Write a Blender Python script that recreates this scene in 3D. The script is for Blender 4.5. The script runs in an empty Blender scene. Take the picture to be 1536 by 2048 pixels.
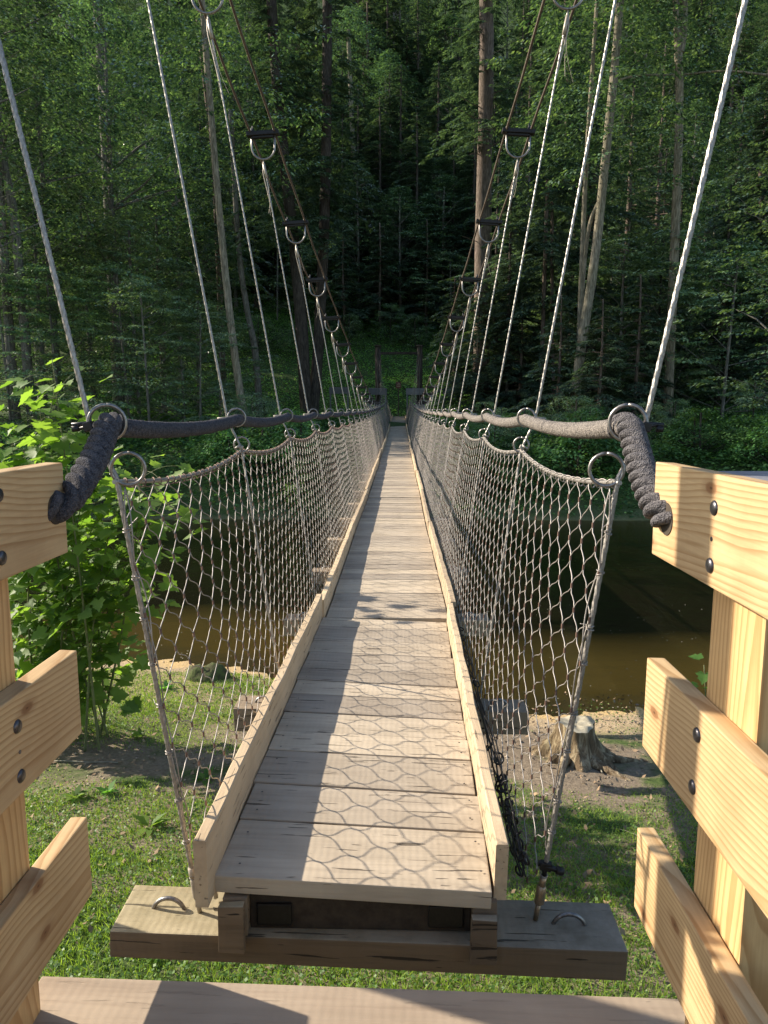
import bpy, bmesh, math, random
import numpy as np
from mathutils import Vector, Matrix
rnd = random.Random(7)
rng = np.random.default_rng(11)
S = bpy.context.scene
R = math.radians
# ------------------------------------------------------------ camera, sky, sun, exposure
FPX, PITCH, YAW = 1430.0, 8.12, 1.28          # focal length in photo pixels, degrees down, degrees to the left
cam_d = bpy.data.cameras.new('camera'); cam = bpy.data.objects.new('camera', cam_d)
S.collection.objects.link(cam); S.camera = cam
cam_d.sensor_width = 36; cam_d.lens = 36*FPX/2048; cam_d.clip_start = .05; cam_d.clip_end = 800
cam.location = (0, 0, 0); cam.rotation_euler = (R(90-PITCH), 0, R(YAW))
S.view_settings.view_transform = 'Standard'; S.view_settings.look = 'None'
S.view_settings.exposure = 1.05; S.view_settings.gamma = 1
SUN_EL, SUN_AZ = R(30.5), R(19)                 # azimuth measured from -X towards +Y
to_sun = Vector((-math.cos(SUN_EL)*math.cos(SUN_AZ), math.cos(SUN_EL)*math.sin(SUN_AZ), math.sin(SUN_EL)))
W = bpy.data.worlds.new('World'); S.world = W; W.use_nodes = True
nt = W.node_tree; nt.nodes.clear()
sky = nt.nodes.new('ShaderNodeTexSky'); sky.sky_type = 'NISHITA'; sky.sun_disc = False
sky.sun_elevation = SUN_EL; sky.sun_rotation = math.atan2(to_sun.x, to_sun.y)
bg = nt.nodes.new('ShaderNodeBackground'); bg.inputs[1].default_value = 0.125
wo = nt.nodes.new('ShaderNodeOutputWorld'); nt.links.new(sky.outputs[0], bg.inputs[0]); nt.links.new(bg.outputs[0], wo.inputs[0])
sl = bpy.data.lights.new('sun', 'SUN'); sl.energy = 5.0; sl.angle = R(.55); sl.color = (1, .89, .74)
so = bpy.data.objects.new('sun', sl); S.collection.objects.link(so)
so.rotation_euler = (-to_sun).to_track_quat('-Z', 'Y').to_euler(); so.location = (-30, 10, 25)

# ------------------------------------------------------------ helpers
_p, _y = R(PITCH), R(YAW)
FW = np.array([-math.sin(_y)*math.cos(_p), math.cos(_y)*math.cos(_p), -math.sin(_p)])
RT = np.array([math.cos(_y), math.sin(_y), 0]); UP = np.cross(RT, FW)
def at(px, py, Y):
    """world point at distance Y along the bridge whose sight line passes the photo pixel"""
    d = FW + RT*(px-768)/FPX + UP*(1024-py)/FPX
    return d*(Y/d[1])
def atz(px, py, z):
    d = FW + RT*(px-768)/FPX + UP*(1024-py)/FPX
    return d*(z/d[2])
def link(o): S.collection.objects.link(o); return o
def empty(name, loc=(0,0,0), rz=0):
    o = bpy.data.objects.new(name, None); o.location = loc; o.rotation_euler = (0,0,rz); o.empty_display_size = .2
    return link(o)
def tag(o, label=None, cat=None, group=None, kind=None):
    if label: o['label'] = label
    if cat: o['category'] = cat
    if group: o['group'] = group
    if kind: o['kind'] = kind
    return o
class MB:
    def __init__(s): s.v=[]; s.f=[]; s.n=0; s.sm=[]
    def add(s, V, F, smooth=False):
        V = np.asarray(V, float).reshape(-1,3); F = np.asarray(F, int)
        s.v.append(V); s.f.append(F+s.n); s.n += len(V); s.sm.append(np.full(len(F), smooth)); return s
    def box(s, c, d, rz=0, ry=0, rx=0, bev=0, jit=0):
        bm = bmesh.new(); bmesh.ops.create_cube(bm, size=1)
        for v in bm.verts: v.co = Vector((v.co.x*d[0], v.co.y*d[1], v.co.z*d[2])) + Vector([rnd.uniform(-jit,jit) for _ in range(3)])
        if bev: bmesh.ops.bevel(bm, geom=bm.edges[:], offset=bev, segments=2, affect='EDGES', profile=.6)
        bmesh.ops.triangulate(bm, faces=[f for f in bm.faces if len(f.verts) > 4])
        M = Matrix.Translation(c) @ Matrix.Rotation(rz,4,'Z') @ Matrix.Rotation(ry,4,'Y') @ Matrix.Rotation(rx,4,'X')
        V = [M @ v.co for v in bm.verts]
        q = [[v.index for v in f.verts] for f in bm.faces]; bm.free()
        b = s.n; s.v.append(np.array([tuple(v) for v in V])); s.n += len(V)
        for k in (3,4):
            a = [x for x in q if len(x)==k]
            if a: s.f.append(np.array(a)+b); s.sm.append(np.zeros(len(a),bool))
        return s
    def tube(s, P, r, n=8, cap=True, lobes=0, depth=0, twist=0, fuzz=0):
        V, F, C = sweep(P, r, n, lobes, depth, twist, fuzz)
        s.add(V, F, True)
        if cap:
            b = s.n - len(V); m = len(V)//n
            for k0, rev in ((0, True), ((m-1)*n, False)):
                c = V[k0:k0+n].mean(0); s.v.append(c[None]); ci = s.n; s.n += 1
                idx = np.arange(n)+b+k0; nx = np.roll(idx, -1)
                t = np.stack([idx, nx, np.full(n, ci)], 1)
                if rev: t = t[:, ::-1]
                s.f.append(t); s.sm.append(np.zeros(n, bool))
        return s
    def ring(s, c, axis, Rr, r, a0=0, a1=2*math.pi, n=28, m=8, ref=(0,0,1)):
        ax = np.array(axis, float); ax /= np.linalg.norm(ax); u = np.array(ref, float); u -= ax*u.dot(ax); u /= np.linalg.norm(u); w = np.cross(ax, u)
        t = np.linspace(a0, a1, n); P = np.array(c)+Rr*(np.cos(t)[:,None]*u+np.sin(t)[:,None]*w)
        return s.tube(P, r, m)
    def build(s, name, mat, parent=None, loc=None):
        V = np.concatenate(s.v) if s.v else np.zeros((0,3))
        if parent is not None and loc is None: off = np.array(parent_world(parent))
        else: off = np.array(loc if loc is not None else (0,0,0))
        ol = np.array((0.,0.,0.))
        if loc is not None:
            ol = np.array(loc, float) - (np.array(parent_world(parent)) if parent is not None else 0)
            V = V - np.array(loc, float)
        else: V = V - off
        me = fastmesh(name, V, s.f, s.sm); me.materials.append(mat)
        o = bpy.data.objects.new(name, me); o.location = ol; link(o)
        if parent is not None: o.parent = parent
        return o
def parent_world(p):
    v = Vector((0,0,0))
    while p is not None: v += p.location; p = p.parent
    return v
def fastmesh(name, V, Fs, sms=None):
    me = bpy.data.meshes.new(name); me.vertices.add(len(V)); me.vertices.foreach_set('co', np.ascontiguousarray(V, np.float32).ravel())
    loops = np.concatenate([f.ravel() for f in Fs]); tot = np.concatenate([np.full(len(f), f.shape[1]) for f in Fs])
    st = np.concatenate([[0], np.cumsum(tot)[:-1]])
    me.loops.add(len(loops)); me.loops.foreach_set('vertex_index', loops.astype(np.int32))
    me.polygons.add(len(tot)); me.polygons.foreach_set('loop_start', st.astype(np.int32)); me.polygons.foreach_set('loop_total', tot.astype(np.int32))
    if sms is not None: me.polygons.foreach_set('use_smooth', np.concatenate(sms))
    me.update(calc_edges=True); return me
def sweep(P, r, n=8, lobes=0, depth=0, twist=0, fuzz=0):
    P = np.asarray(P, float); m = len(P); r = np.broadcast_to(np.asarray(r, float), (m,))
    T = np.gradient(P, axis=0); T /= np.linalg.norm(T, axis=1)[:,None]+1e-12
    ref = np.array([0,0,1.]) if abs(T[0][2]) < .9 else np.array([1.,0,0])
    u = np.cross(T[0], ref); u /= np.linalg.norm(u); U = [u]
    for i in range(1, m):
        u = U[-1] - T[i]*U[-1].dot(T[i]); u /= np.linalg.norm(u)+1e-12; U.append(u)
    U = np.array(U); Wv = np.cross(T, U)
    s = np.concatenate([[0], np.cumsum(np.linalg.norm(np.diff(P, axis=0), axis=1))])
    a = np.arange(n)*2*math.pi/n
    rr = r[:,None]*np.ones((1,n))
    if lobes: rr = rr*(1-depth+depth*2*np.abs(np.sin(lobes/2*(a[None,:]) + twist*s[:,None]*lobes/2))**.75 - depth*.5)
    if fuzz: rr = rr*(1+fuzz*rng.standard_normal(rr.shape))
    V = P[:,None]+rr[...,None]*(np.cos(a)[None,:,None]*U[:,None]+np.sin(a)[None,:,None]*Wv[:,None])
    i = np.arange(m-1)[:,None]*n; j = np.arange(n)[None]; j2 = (j+1)%n
    F = np.stack([i+j, i+j2, i+n+j2, i+n+j], -1).reshape(-1,4)
    return V.reshape(-1,3), F, None
def batch_tubes(P, r, n):
    """P[N,K,3] many polylines at once; r scalar or [N,K]"""
    N, K, _ = P.shape; T = np.gradient(P, axis=1); T /= np.linalg.norm(T, axis=2)[...,None]+1e-12
    ref = np.array([1.,.31,.17]); U = np.cross(T, ref); U /= np.linalg.norm(U, axis=2)[...,None]+1e-9; Wv = np.cross(T, U)
    a = np.arange(n)*2*math.pi/n; r = np.broadcast_to(np.asarray(r, float), (N,K))
    V = P[:,:,None]+r[:,:,None,None]*(np.cos(a)[None,None,:,None]*U[:,:,None]+np.sin(a)[None,None,:,None]*Wv[:,:,None])
    b = (np.arange(N)*K*n)[:,None,None]; i = (np.arange(K-1)*n)[None,:,None]; j = np.arange(n)[None,None]; j2 = (j+1)%n
    F = np.stack([b+i+j, b+i+j2, b+i+n+j2, b+i+n+j], -1).reshape(-1,4)
    return V.reshape(-1,3), F
def dense(P, step):
    P = np.asarray(P, float); s = np.concatenate([[0], np.cumsum(np.linalg.norm(np.diff(P, axis=0), axis=1))])
    t = np.linspace(0, s[-1], max(2, int(s[-1]/step)+1)); return np.stack([np.interp(t, s, P[:,k]) for k in range(3)], 1)
def smooth(P, it=3):
    P = np.asarray(P, float)
    for _ in range(it):
        Q = [P[0]]
        for a, b in zip(P[:-1], P[1:]): Q += [a*.75+b*.25, a*.25+b*.75]
        P = np.array(Q+[P[-1]])
    return P

# ------------------------------------------------------------ materials
def newmat(name):
    m = bpy.data.materials.new(name); m.use_nodes = True; n = m.node_tree; n.nodes.clear()
    out = n.nodes.new('ShaderNodeOutputMaterial'); b = n.nodes.new('ShaderNodeBsdfPrincipled'); n.links.new(b.outputs[0], out.inputs[0])
    return m, n, b, out
def nd(n, t, **k):
    o = n.nodes.new(t)
    for a, v in k.items():
        if a.startswith('i_'):
            key = a[2:]; key = int(key) if key.isdigit() else key.replace('_', ' ')
            o.inputs[key].default_value = v
        else: setattr(o, a, v)
    return o
def ramp(n, stops, fac):
    r = n.nodes.new('ShaderNodeValToRGB'); e = r.color_ramp.elements
    while len(e) < len(stops): e.new(.5)
    for x, (p, c) in zip(e, stops): x.position = p; x.color = (*c, 1) if len(c) == 3 else c
    n.links.new(fac, r.inputs[0]); return r.outputs[0]
def mathn(n, op, a, b=None):
    m = n.nodes.new('ShaderNodeMath'); m.operation = op
    for i, x in enumerate((a, b)):
        if x is None: continue
        if isinstance(x, (int, float)): m.inputs[i].default_value = x
        else: n.links.new(x, m.inputs[i])
    return m.outputs[0]
def mix(n, fac, a, b, mode='MIX'):
    m = n.nodes.new('ShaderNodeMix'); m.data_type = 'RGBA'; m.blend_type = mode
    for i, x in ((0, fac), (6, a), (7, b)):
        if isinstance(x, (int, float)): m.inputs[i].default_value = x
        elif isinstance(x, tuple): m.inputs[i].default_value = (*x, 1) if len(x) == 3 else x
        else: n.links.new(x, m.inputs[i])
    return m.outputs[2]
def bump(n, b, h, strength=.5, dist=.01):
    u = nd(n, 'ShaderNodeBump'); u.inputs['Strength'].default_value = strength; u.inputs['Distance'].default_value = dist
    n.links.new(h, u.inputs['Height']); n.links.new(u.outputs[0], b.inputs['Normal']); return u
def coords(n, scale, rand='object', space='Object'):
    tc = nd(n, 'ShaderNodeTexCoord'); src = tc.outputs[space]
    if rand == 'object':
        oi = nd(n, 'ShaderNodeObjectInfo'); rv = oi.outputs['Random']
    elif rand == 'island':
        g = nd(n, 'ShaderNodeNewGeometry'); rv = g.outputs['Random Per Island']
    else: rv = None
    if rv is not None:
        cb = nd(n, 'ShaderNodeCombineXYZ'); k = mathn(n, 'MULTIPLY', rv, 7.3)
        for i, q in enumerate((1, 1.7, -2.3)): n.links.new(mathn(n, 'MULTIPLY', k, q), cb.inputs[i])
        ad = nd(n, 'ShaderNodeVectorMath', operation='ADD'); n.links.new(src, ad.inputs[0]); n.links.new(cb.outputs[0], ad.inputs[1]); src = ad.outputs[0]
    mp = nd(n, 'ShaderNodeMapping'); mp.inputs['Scale'].default_value = scale; n.links.new(src, mp.inputs[0])
    return mp.outputs[0], rv, tc
def noise(n, v, scale, detail=4, rough=.55, dist=0):
    t = nd(n, 'ShaderNodeTexNoise'); t.inputs['Scale'].default_value = scale; t.inputs['Detail'].default_value = detail
    t.inputs['Roughness'].default_value = rough; t.inputs['Distortion'].default_value = dist; n.links.new(v, t.inputs['Vector']); return t.outputs['Fac']

def mat_pine(name, axis, light=(.53,.375,.20), dark=(.34,.20,.085), ringscale=22, knots=True):
    """new sawn pine: growth rings stretched along the axis of the board"""
    m, n, b, o = newmat(name); tc = nd(n, 'ShaderNodeTexCoord'); oi = nd(n, 'ShaderNodeObjectInfo'); sp = nd(n, 'ShaderNodeSeparateXYZ'); n.links.new(tc.outputs['Object'], sp.inputs[0])
    wn = nd(n, 'ShaderNodeMapping'); q = [2.2,2.2,2.2]; q[axis] = .9; wn.inputs['Scale'].default_value = q; n.links.new(tc.outputs['Object'], wn.inputs[0])
    rv = oi.outputs['Random']; lf = mathn(n, 'SUBTRACT', noise(n, wn.outputs[0], 1.0, 2, .5), .5); hf = mathn(n, 'SUBTRACT', noise(n, wn.outputs[0], 6.0, 3, .5), .5)
    cb = nd(n, 'ShaderNodeCombineXYZ'); others = [q for q in range(3) if q != axis]; thin = others[0] if axis != 2 else 0; wide = others[1] if axis != 2 else 1
    e0 = mathn(n, 'ADD', sp.outputs[thin], mathn(n, 'ADD', .055, mathn(n, 'MULTIPLY', lf, .10)))
    e1 = mathn(n, 'ADD', mathn(n, 'ADD', sp.outputs[wide], mathn(n, 'MULTIPLY', mathn(n, 'SUBTRACT', rv, .5), .16)), mathn(n, 'ADD', mathn(n, 'MULTIPLY', sp.outputs[axis], .07), mathn(n, 'MULTIPLY', lf, .13)))
    n.links.new(e0, cb.inputs[thin]); n.links.new(mathn(n, 'ADD', e1, mathn(n, 'MULTIPLY', hf, .009)), cb.inputs[wide])
    w = nd(n, 'ShaderNodeTexWave', wave_type='RINGS', rings_direction='XYZ'[axis], wave_profile='SAW'); w.inputs['Scale'].default_value = ringscale; w.inputs['Distortion'].default_value = 0
    n.links.new(cb.outputs[0], w.inputs['Vector'])
    g = nd(n, 'ShaderNodeMapping'); s2 = [160,160,160]; s2[axis] = 4; g.inputs['Scale'].default_value = s2; n.links.new(tc.outputs['Object'], g.inputs[0])
    fine = noise(n, g.outputs[0], 1, 3)
    c = ramp(n, [(0, light), (.45, tuple(a*.95 for a in light)), (.85, dark), (.93, dark), (1, light)], w.outputs['Fac'])
    c = mix(n, .25, c, light)
    c = mix(n, .22, c, ramp(n, [(.3, tuple(a*.6 for a in light)), (.7, (1,1,1))], fine), 'MULTIPLY')
    big = noise(n, tc.outputs['Object'], 4.2, 5, .65)
    c = mix(n, .35, c, ramp(n, [(.32, (.62,.52,.44)), (.58, (1.0,1.0,1.0))], big), 'MULTIPLY')
    if knots:
        kc = nd(n, 'ShaderNodeCombineXYZ'); ro = mathn(n, 'MULTIPLY', rv, 13.7)
        n.links.new(mathn(n, 'ADD', ro, mathn(n, 'MULTIPLY', sp.outputs[axis], 1.5)), kc.inputs[0]); n.links.new(mathn(n, 'ADD', ro, mathn(n, 'MULTIPLY', sp.outputs[wide], 3.2)), kc.inputs[1])
        kv = nd(n, 'ShaderNodeTexVoronoi', voronoi_dimensions='2D'); kv.inputs['Scale'].default_value = 1.35; n.links.new(kc.outputs[0], kv.inputs['Vector'])
        kd = mathn(n, 'ADD', kv.outputs['Distance'], mathn(n, 'MULTIPLY', hf, .03))
        c = mix(n, ramp(n, [(0,(1,1,1)),(.045,(.9,.9,.9)),(.065,(.35,.35,.35)),(.12,(0,0,0))], kd), c, (.20,.095,.04))
        c = mix(n, ramp(n, [(0,(1,1,1)),(.018,(0,0,0))], kd), c, (.05,.025,.012))
    n.links.new(c, b.inputs['Base Color']); b.inputs['Roughness'].default_value = .62; b.inputs['Specular IOR Level'].default_value = .3
    hh = mathn(n, 'ADD', mathn(n, 'MULTIPLY', fine, .7), mathn(n, 'MULTIPLY', w.outputs['Fac'], .3)); bump(n, b, hh, .35, .002)
    return m
def mat_weathered(name, axis, a, c2, grey, crack=.8, island=True, bstr=.7, top=False):
    """rough sawn, weathered board with drying cracks along the grain"""
    m, n, b, o = newmat(name); sc = [1,1,1]; sc[axis] = .06
    v, rv, tc = coords(n, tuple(sc), 'island' if island else 'object')
    f1 = noise(n, v, 38, 6, .65, .3); f2 = noise(n, v, 9, 4, .6, .6); f3 = noise(n, tc.outputs['Object'], 3.5, 3)
    c = ramp(n, [(.25, a), (.5, c2), (.75, tuple(x*1.12 for x in c2))], f1)
    c = mix(n, .55, c, ramp(n, [(.3, tuple(x*.62 for x in grey)), (.72, grey)], f2))
    tone = ramp(n, [(0, (.66,.65,.66)), (.5, (.95,.93,.9)), (1, (1.2,1.17,1.1))], rv)
    c = mix(n, .85, c, tone, 'MULTIPLY')
    c = mix(n, .5, c, ramp(n, [(.3, (.7,.68,.66)), (.62, (1,1,1))], f3), 'MULTIPLY')
    # cracks: thin dark threads along the grain
    sc3 = [30,30,30]; sc3[axis] = .9
    mp = nd(n, 'ShaderNodeMapping'); mp.inputs['Scale'].default_value = sc3; n.links.new(v, mp.inputs[0])
    sc3b = [1,1,1]; mp.inputs['Scale'].default_value = (62,62,62)
    cr = noise(n, mp.outputs[0], 1.0, 3, .5, .25)
    crk = ramp(n, [(0,(1,1,1)), (.335,(1,1,1)), (.355,(0,0,0)), (1,(0,0,0))], cr)
    saw = nd(n, 'ShaderNodeTexWave', wave_type='BANDS', bands_direction='XYZ'[axis]); saw.inputs['Scale'].default_value = 12; saw.inputs['Distortion'].default_value = 2.5; saw.inputs['Detail'].default_value = 2
    n.links.new(tc.outputs['Object'], saw.inputs['Vector'])
    c = mix(n, mathn(n, 'MULTIPLY', crk, crack), c, (.035,.027,.02))
    n.links.new(c, b.inputs['Base Color']); b.inputs['Roughness'].default_value = .85; b.inputs['Specular IOR Level'].default_value = .2
    if top:  # top coloured as bleached and sunlit, its right end as shaded
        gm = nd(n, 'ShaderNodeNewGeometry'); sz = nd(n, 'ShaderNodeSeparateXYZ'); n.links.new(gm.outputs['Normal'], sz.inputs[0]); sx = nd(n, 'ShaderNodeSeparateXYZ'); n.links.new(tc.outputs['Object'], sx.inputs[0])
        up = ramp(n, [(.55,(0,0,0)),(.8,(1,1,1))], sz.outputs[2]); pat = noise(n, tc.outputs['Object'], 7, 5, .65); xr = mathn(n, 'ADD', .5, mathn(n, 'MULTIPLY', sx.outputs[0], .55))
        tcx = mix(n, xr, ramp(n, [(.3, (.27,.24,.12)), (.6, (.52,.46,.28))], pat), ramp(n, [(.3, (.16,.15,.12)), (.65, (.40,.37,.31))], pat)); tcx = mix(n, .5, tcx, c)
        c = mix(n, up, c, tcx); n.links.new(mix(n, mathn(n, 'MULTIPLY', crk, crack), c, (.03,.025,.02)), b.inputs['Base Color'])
    h = mathn(n, 'ADD', f1, mathn(n, 'MULTIPLY', saw.outputs['Fac'], .12)); h = mathn(n, 'SUBTRACT', h, mathn(n, 'MULTIPLY', crk, 1.5)); bump(n, b, h, bstr, .004)
    return m
def mat_simple(name, col, rough=.6, metal=0, nscale=20, var=.35, bstr=.2, bdist=.003, spec=.4, col2=None):
    m, n, b, o = newmat(name); v, rv, tc = coords(n, (1,1,1)); f = noise(n, v, nscale, 5, .6)
    c2 = col2 or tuple(x*(1-var) for x in col)
    n.links.new(ramp(n, [(.32, c2), (.66, col)], f), b.inputs['Base Color'])
    b.inputs['Roughness'].default_value = rough; b.inputs['Metallic'].default_value = metal; b.inputs['Specular IOR Level'].default_value = spec
    bump(n, b, f, bstr, bdist); return m
def mat_leaf(name, c1, c2, transl=.35, tcol=None, rough=.5, var=.5, spec=.3, clump=0):
    m, n, b, o = newmat(name)
    g = nd(n, 'ShaderNodeNewGeometry'); oi = nd(n, 'ShaderNodeObjectInfo'); tc = nd(n, 'ShaderNodeTexCoord')
    c = ramp(n, [(0, c1), (1, c2)], g.outputs['Random Per Island'])
    hs = nd(n, 'ShaderNodeHueSaturation'); n.links.new(c, hs.inputs['Color'])
    n.links.new(mathn(n, 'ADD', .5-.025, mathn(n, 'MULTIPLY', oi.outputs['Random'], .05)), hs.inputs['Hue'])
    big = noise(n, tc.outputs['Object'], .45, 2)
    n.links.new(mathn(n, 'ADD', 1-var*.5, mathn(n, 'MULTIPLY', mathn(n, 'ADD', oi.outputs['Random'], big), var*.5)), hs.inputs['Value'])
    lc = hs.outputs[0]
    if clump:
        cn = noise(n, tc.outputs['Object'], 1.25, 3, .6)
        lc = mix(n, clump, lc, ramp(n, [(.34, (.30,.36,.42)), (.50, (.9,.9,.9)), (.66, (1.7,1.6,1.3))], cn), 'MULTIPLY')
    n.links.new(lc, b.inputs['Base Color']); b.inputs['Roughness'].default_value = rough; b.inputs['Specular IOR Level'].default_value = spec
    t = nd(n, 'ShaderNodeBsdfTranslucent'); mx = nd(n, 'ShaderNodeMixShader'); mx.inputs[0].default_value = transl
    if tcol: t.inputs[0].default_value = (*tcol, 1)
    else: n.links.new(mix(n, 1, lc, (1.5,1.6,.6), 'MULTIPLY'), t.inputs[0])
    n.links.new(b.outputs[0], mx.inputs[1]); n.links.new(t.outputs[0], mx.inputs[2]); n.links.new(mx.outputs[0], o.inputs[0]); return m
def mat_bark(name, a, c, vs=1.0):
    m, n, b, o = newmat(name); v, rv, tc = coords(n, (1,1,.16))
    f = noise(n, v, 14*vs, 6, .68, .6); f2 = noise(n, tc.outputs['Object'], .9, 4, .6)
    col = ramp(n, [(.3, tuple(x*.35 for x in a)), (.48, a), (.7, c)], f)
    col = mix(n, .55, col, ramp(n, [(.35, (.55,.6,.5)), (.6, (1,1,1))], f2), 'MULTIPLY')
    n.links.new(col, b.inputs['Base Color']); b.inputs['Roughness'].default_value = .9; b.inputs['Specular IOR Level'].default_value = .15
    bump(n, b, f, .9, .05); return m

PINE_Y = mat_pine('new_pine_lengthwise', 1)
PINE_Z = mat_pine('new_pine_upright', 2, light=(.62,.41,.19), dark=(.40,.22,.085), ringscale=20)
PLANK = mat_weathered('weathered_oak_plank', 0, (.33,.265,.19), (.50,.415,.305), (.46,.405,.33), .75)
KERB = mat_weathered('sawn_kerb_wood', 1, (.44,.32,.19), (.60,.46,.29), (.55,.44,.31), .5, False, .8)
BEAM = mat_weathered('timber_beam', 0, (.15,.105,.065), (.31,.23,.15), (.30,.26,.20), .55, False, .9)
BEAMF = mat_weathered('first_beam_lit_timber', 0, (.085,.06,.04), (.21,.15,.10), (.20,.16,.11), .7, False, .9, True)  # dark creosoted sides also carry shade; sunlight on the top is coloured in
GREYW = mat_weathered('old_grey_board', 0, (.13,.13,.14), (.22,.22,.23), (.20,.21,.22), .4, False, .6)
PLAT = mat_weathered('platform_board', 0, (.25,.19,.14), (.36,.29,.22), (.34,.28,.22), .12, False, .5)
DARKB = mat_simple('recess_shade', (.06,.045,.03), .9, 0, 30, .5)  # near-black colour stands in for shade in the recess and rope holes
STEEL = mat_simple('galvanised_steel', (.37,.345,.31), .45, .6, 90, .35, .3, .001, .5)
STEELW = mat_simple('pale_fitting', (.40,.35,.28), .5, .35, 50, .3, .3, .001, .4)
RUST = mat_simple('rusty_wire_rope', (.15,.12,.095), .6, .45, 40, .5, .4, .002, .4)
BLACK = mat_simple('black_steel', (.022,.02,.02), .42, .5, 60, .4, .2, .001, .5)
RINGM = mat_simple('dull_ring_steel', (.30,.28,.26), .36, .8, 80, .5, .2, .001, .5)
BOLT = mat_simple('carriage_bolt', (.10,.095,.10), .34, .85, 30, .3, .15, .001)
WIRE = mat_simple('net_wire', (.38,.345,.31), .5, .5, 14, .5, .2, .001, .5)
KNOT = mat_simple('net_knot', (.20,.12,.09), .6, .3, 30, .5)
def mat_rope(name, col, hi, scale, bs):
    m, n, b, o = newmat(name); v, rv, tc = coords(n, (1,1,1))
    vo = nd(n, 'ShaderNodeTexVoronoi'); vo.inputs['Scale'].default_value = scale; n.links.new(v, vo.inputs['Vector'])
    f = noise(n, v, scale*.35, 5, .7)
    n.links.new(mix(n, vo.outputs['Distance'], hi, col), b.inputs['Base Color']) if False else n.links.new(ramp(n, [(.3, col), (.62, hi)], mathn(n, 'ADD', mathn(n, 'MULTIPLY', f, .75), mathn(n, 'MULTIPLY', vo.outputs['Distance'], .25))), b.inputs['Base Color'])
    b.inputs['Roughness'].default_value = .95; b.inputs['Specular IOR Level'].default_value = .15
    bump(n, b, vo.outputs['Distance'], bs, .004); return m
ROPEB = mat_rope('black_polyrope', (.014,.014,.018), (.095,.092,.10), 260, .9)
SLEEVE = mat_rope('sunlit_rope_sleeve', (.05,.046,.044), (.26,.23,.20), 230, .9)  # lighter copy of the black rope, with sunlight put into its colour
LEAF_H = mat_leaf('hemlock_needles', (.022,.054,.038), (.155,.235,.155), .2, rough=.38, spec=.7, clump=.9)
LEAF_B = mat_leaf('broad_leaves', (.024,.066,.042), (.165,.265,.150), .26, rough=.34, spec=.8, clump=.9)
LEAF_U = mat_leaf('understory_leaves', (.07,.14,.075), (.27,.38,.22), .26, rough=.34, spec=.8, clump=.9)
LEAF_S = mat_leaf('sycamore_leaves', (.085,.19,.04), (.19,.33,.08), .58, rough=.55, var=.3, spec=.4)
LEAF_C = mat_leaf('ground_cover_leaves', (.06,.15,.035), (.14,.29,.07), .4, var=.7)
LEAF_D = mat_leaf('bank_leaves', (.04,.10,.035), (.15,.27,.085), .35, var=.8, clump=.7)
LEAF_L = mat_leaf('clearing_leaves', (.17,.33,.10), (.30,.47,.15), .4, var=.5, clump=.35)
GRASS = mat_leaf('grass_blades', (.10,.17,.028), (.28,.36,.08), .42, var=.6, spec=.2)
BARK_G = mat_bark('grey_bark', (.14,.13,.11), (.30,.28,.24)); BARK_P = mat_bark('pale_bark', (.20,.175,.125), (.42,.37,.28))
BARK_B = mat_bark('brown_bark', (.13,.10,.08), (.28,.22,.18)); BARK_D = mat_bark('dark_bark', (.06,.05,.042), (.13,.11,.09))
STUMP = mat_bark('rotten_stump', (.16,.115,.07), (.46,.38,.25), .9)
TWIG = mat_simple('dead_twig', (.30,.27,.20), .9, 0, 8, .5)
STEM = mat_simple('green_stem', (.16,.18,.07), .7, 0, 12, .4)

# ------------------------------------------------------------ terrain
WATER_Z = -4.15
def sn(x, y, f, ph=0):
    return (np.sin(x*f+ph+1.3*np.sin(y*f*.7+ph*2))+np.sin(y*f*1.13-ph+1.1*np.sin(x*f*.83+ph)))*.5
def shore(x):
    return 9.35 + np.clip(-(x+.2)*.75, 0, 2.0)*1.0 - np.clip(-x-4, 0, 30)*.05 + .18*sn(x, x*.3, 2.1)
def H(x, y):
    x = np.asarray(x, float); y = np.asarray(y, float); s = shore(x)
    near = -3.35 - .13*np.clip(y-3.5, -30, 20)*.9 + .05*sn(x, y, 1.3) + .02*sn(x, y, 4.1, 2)
    near = np.maximum(near, WATER_Z+.10)
    # slope into the water
    t = np.clip((y-(s-1.3))/1.3, 0, 1); near = near*(1-t)+ (WATER_Z)*t
    bed = WATER_Z - .05*(y-s) - .012*np.clip(y-s, 0, 9)**2
    z = np.where(y < s, near, np.maximum(bed, WATER_Z-2.2))
    fs = 26.5 + 1.1*sn(x, y*.2, .13, 1) + .5*sn(x, y*.1, .6, 2)
    bank = WATER_Z + .05 + 2.75*(1-np.exp(-np.clip(y-fs, 0, 99)/3.5)) + .35*sn(x, y, .5, 4)*np.clip((y-fs)/3, 0, 1)
    bank = bank + .028*np.clip(y-fs-4, 0, 28)
    hill = np.clip(y-61, 0, 22)*.46 + np.clip(y-83, 0, 300)*.86
    bank = bank + hill + .5*sn(x, y, .11, 3)*np.clip((y-50)/10, 0, 3) + np.clip(np.abs(x+3)-14, 0, 60)*.05 + np.clip(-x-28, 0, 90)*.12*np.clip((y-46)/25, 0, 1)  # last term adds a ridge on the left, shaped to block the sun
    return np.where(y > fs-2, np.where(y > fs, bank, np.minimum(z, WATER_Z-1.2+(y-fs+2)*.62)), z)
xs = np.unique(np.round(np.concatenate([np.arange(-140,-9,3.2), np.arange(-9,9.01,.13), np.arange(9,140,3.2)]), 3))
ys = np.unique(np.round(np.concatenate([np.arange(-30,2,2.), np.arange(2,15,.13), np.arange(15,30,.4), np.arange(30,62,.8), np.arange(62,240,3.)]), 3))
X, Y = np.meshgrid(xs, ys); Z = H(X, Y)
Z = Z + np.where((Y < 12) & (np.abs(X) < 9), rng.standard_normal(X.shape)*.006, 0)
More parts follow.
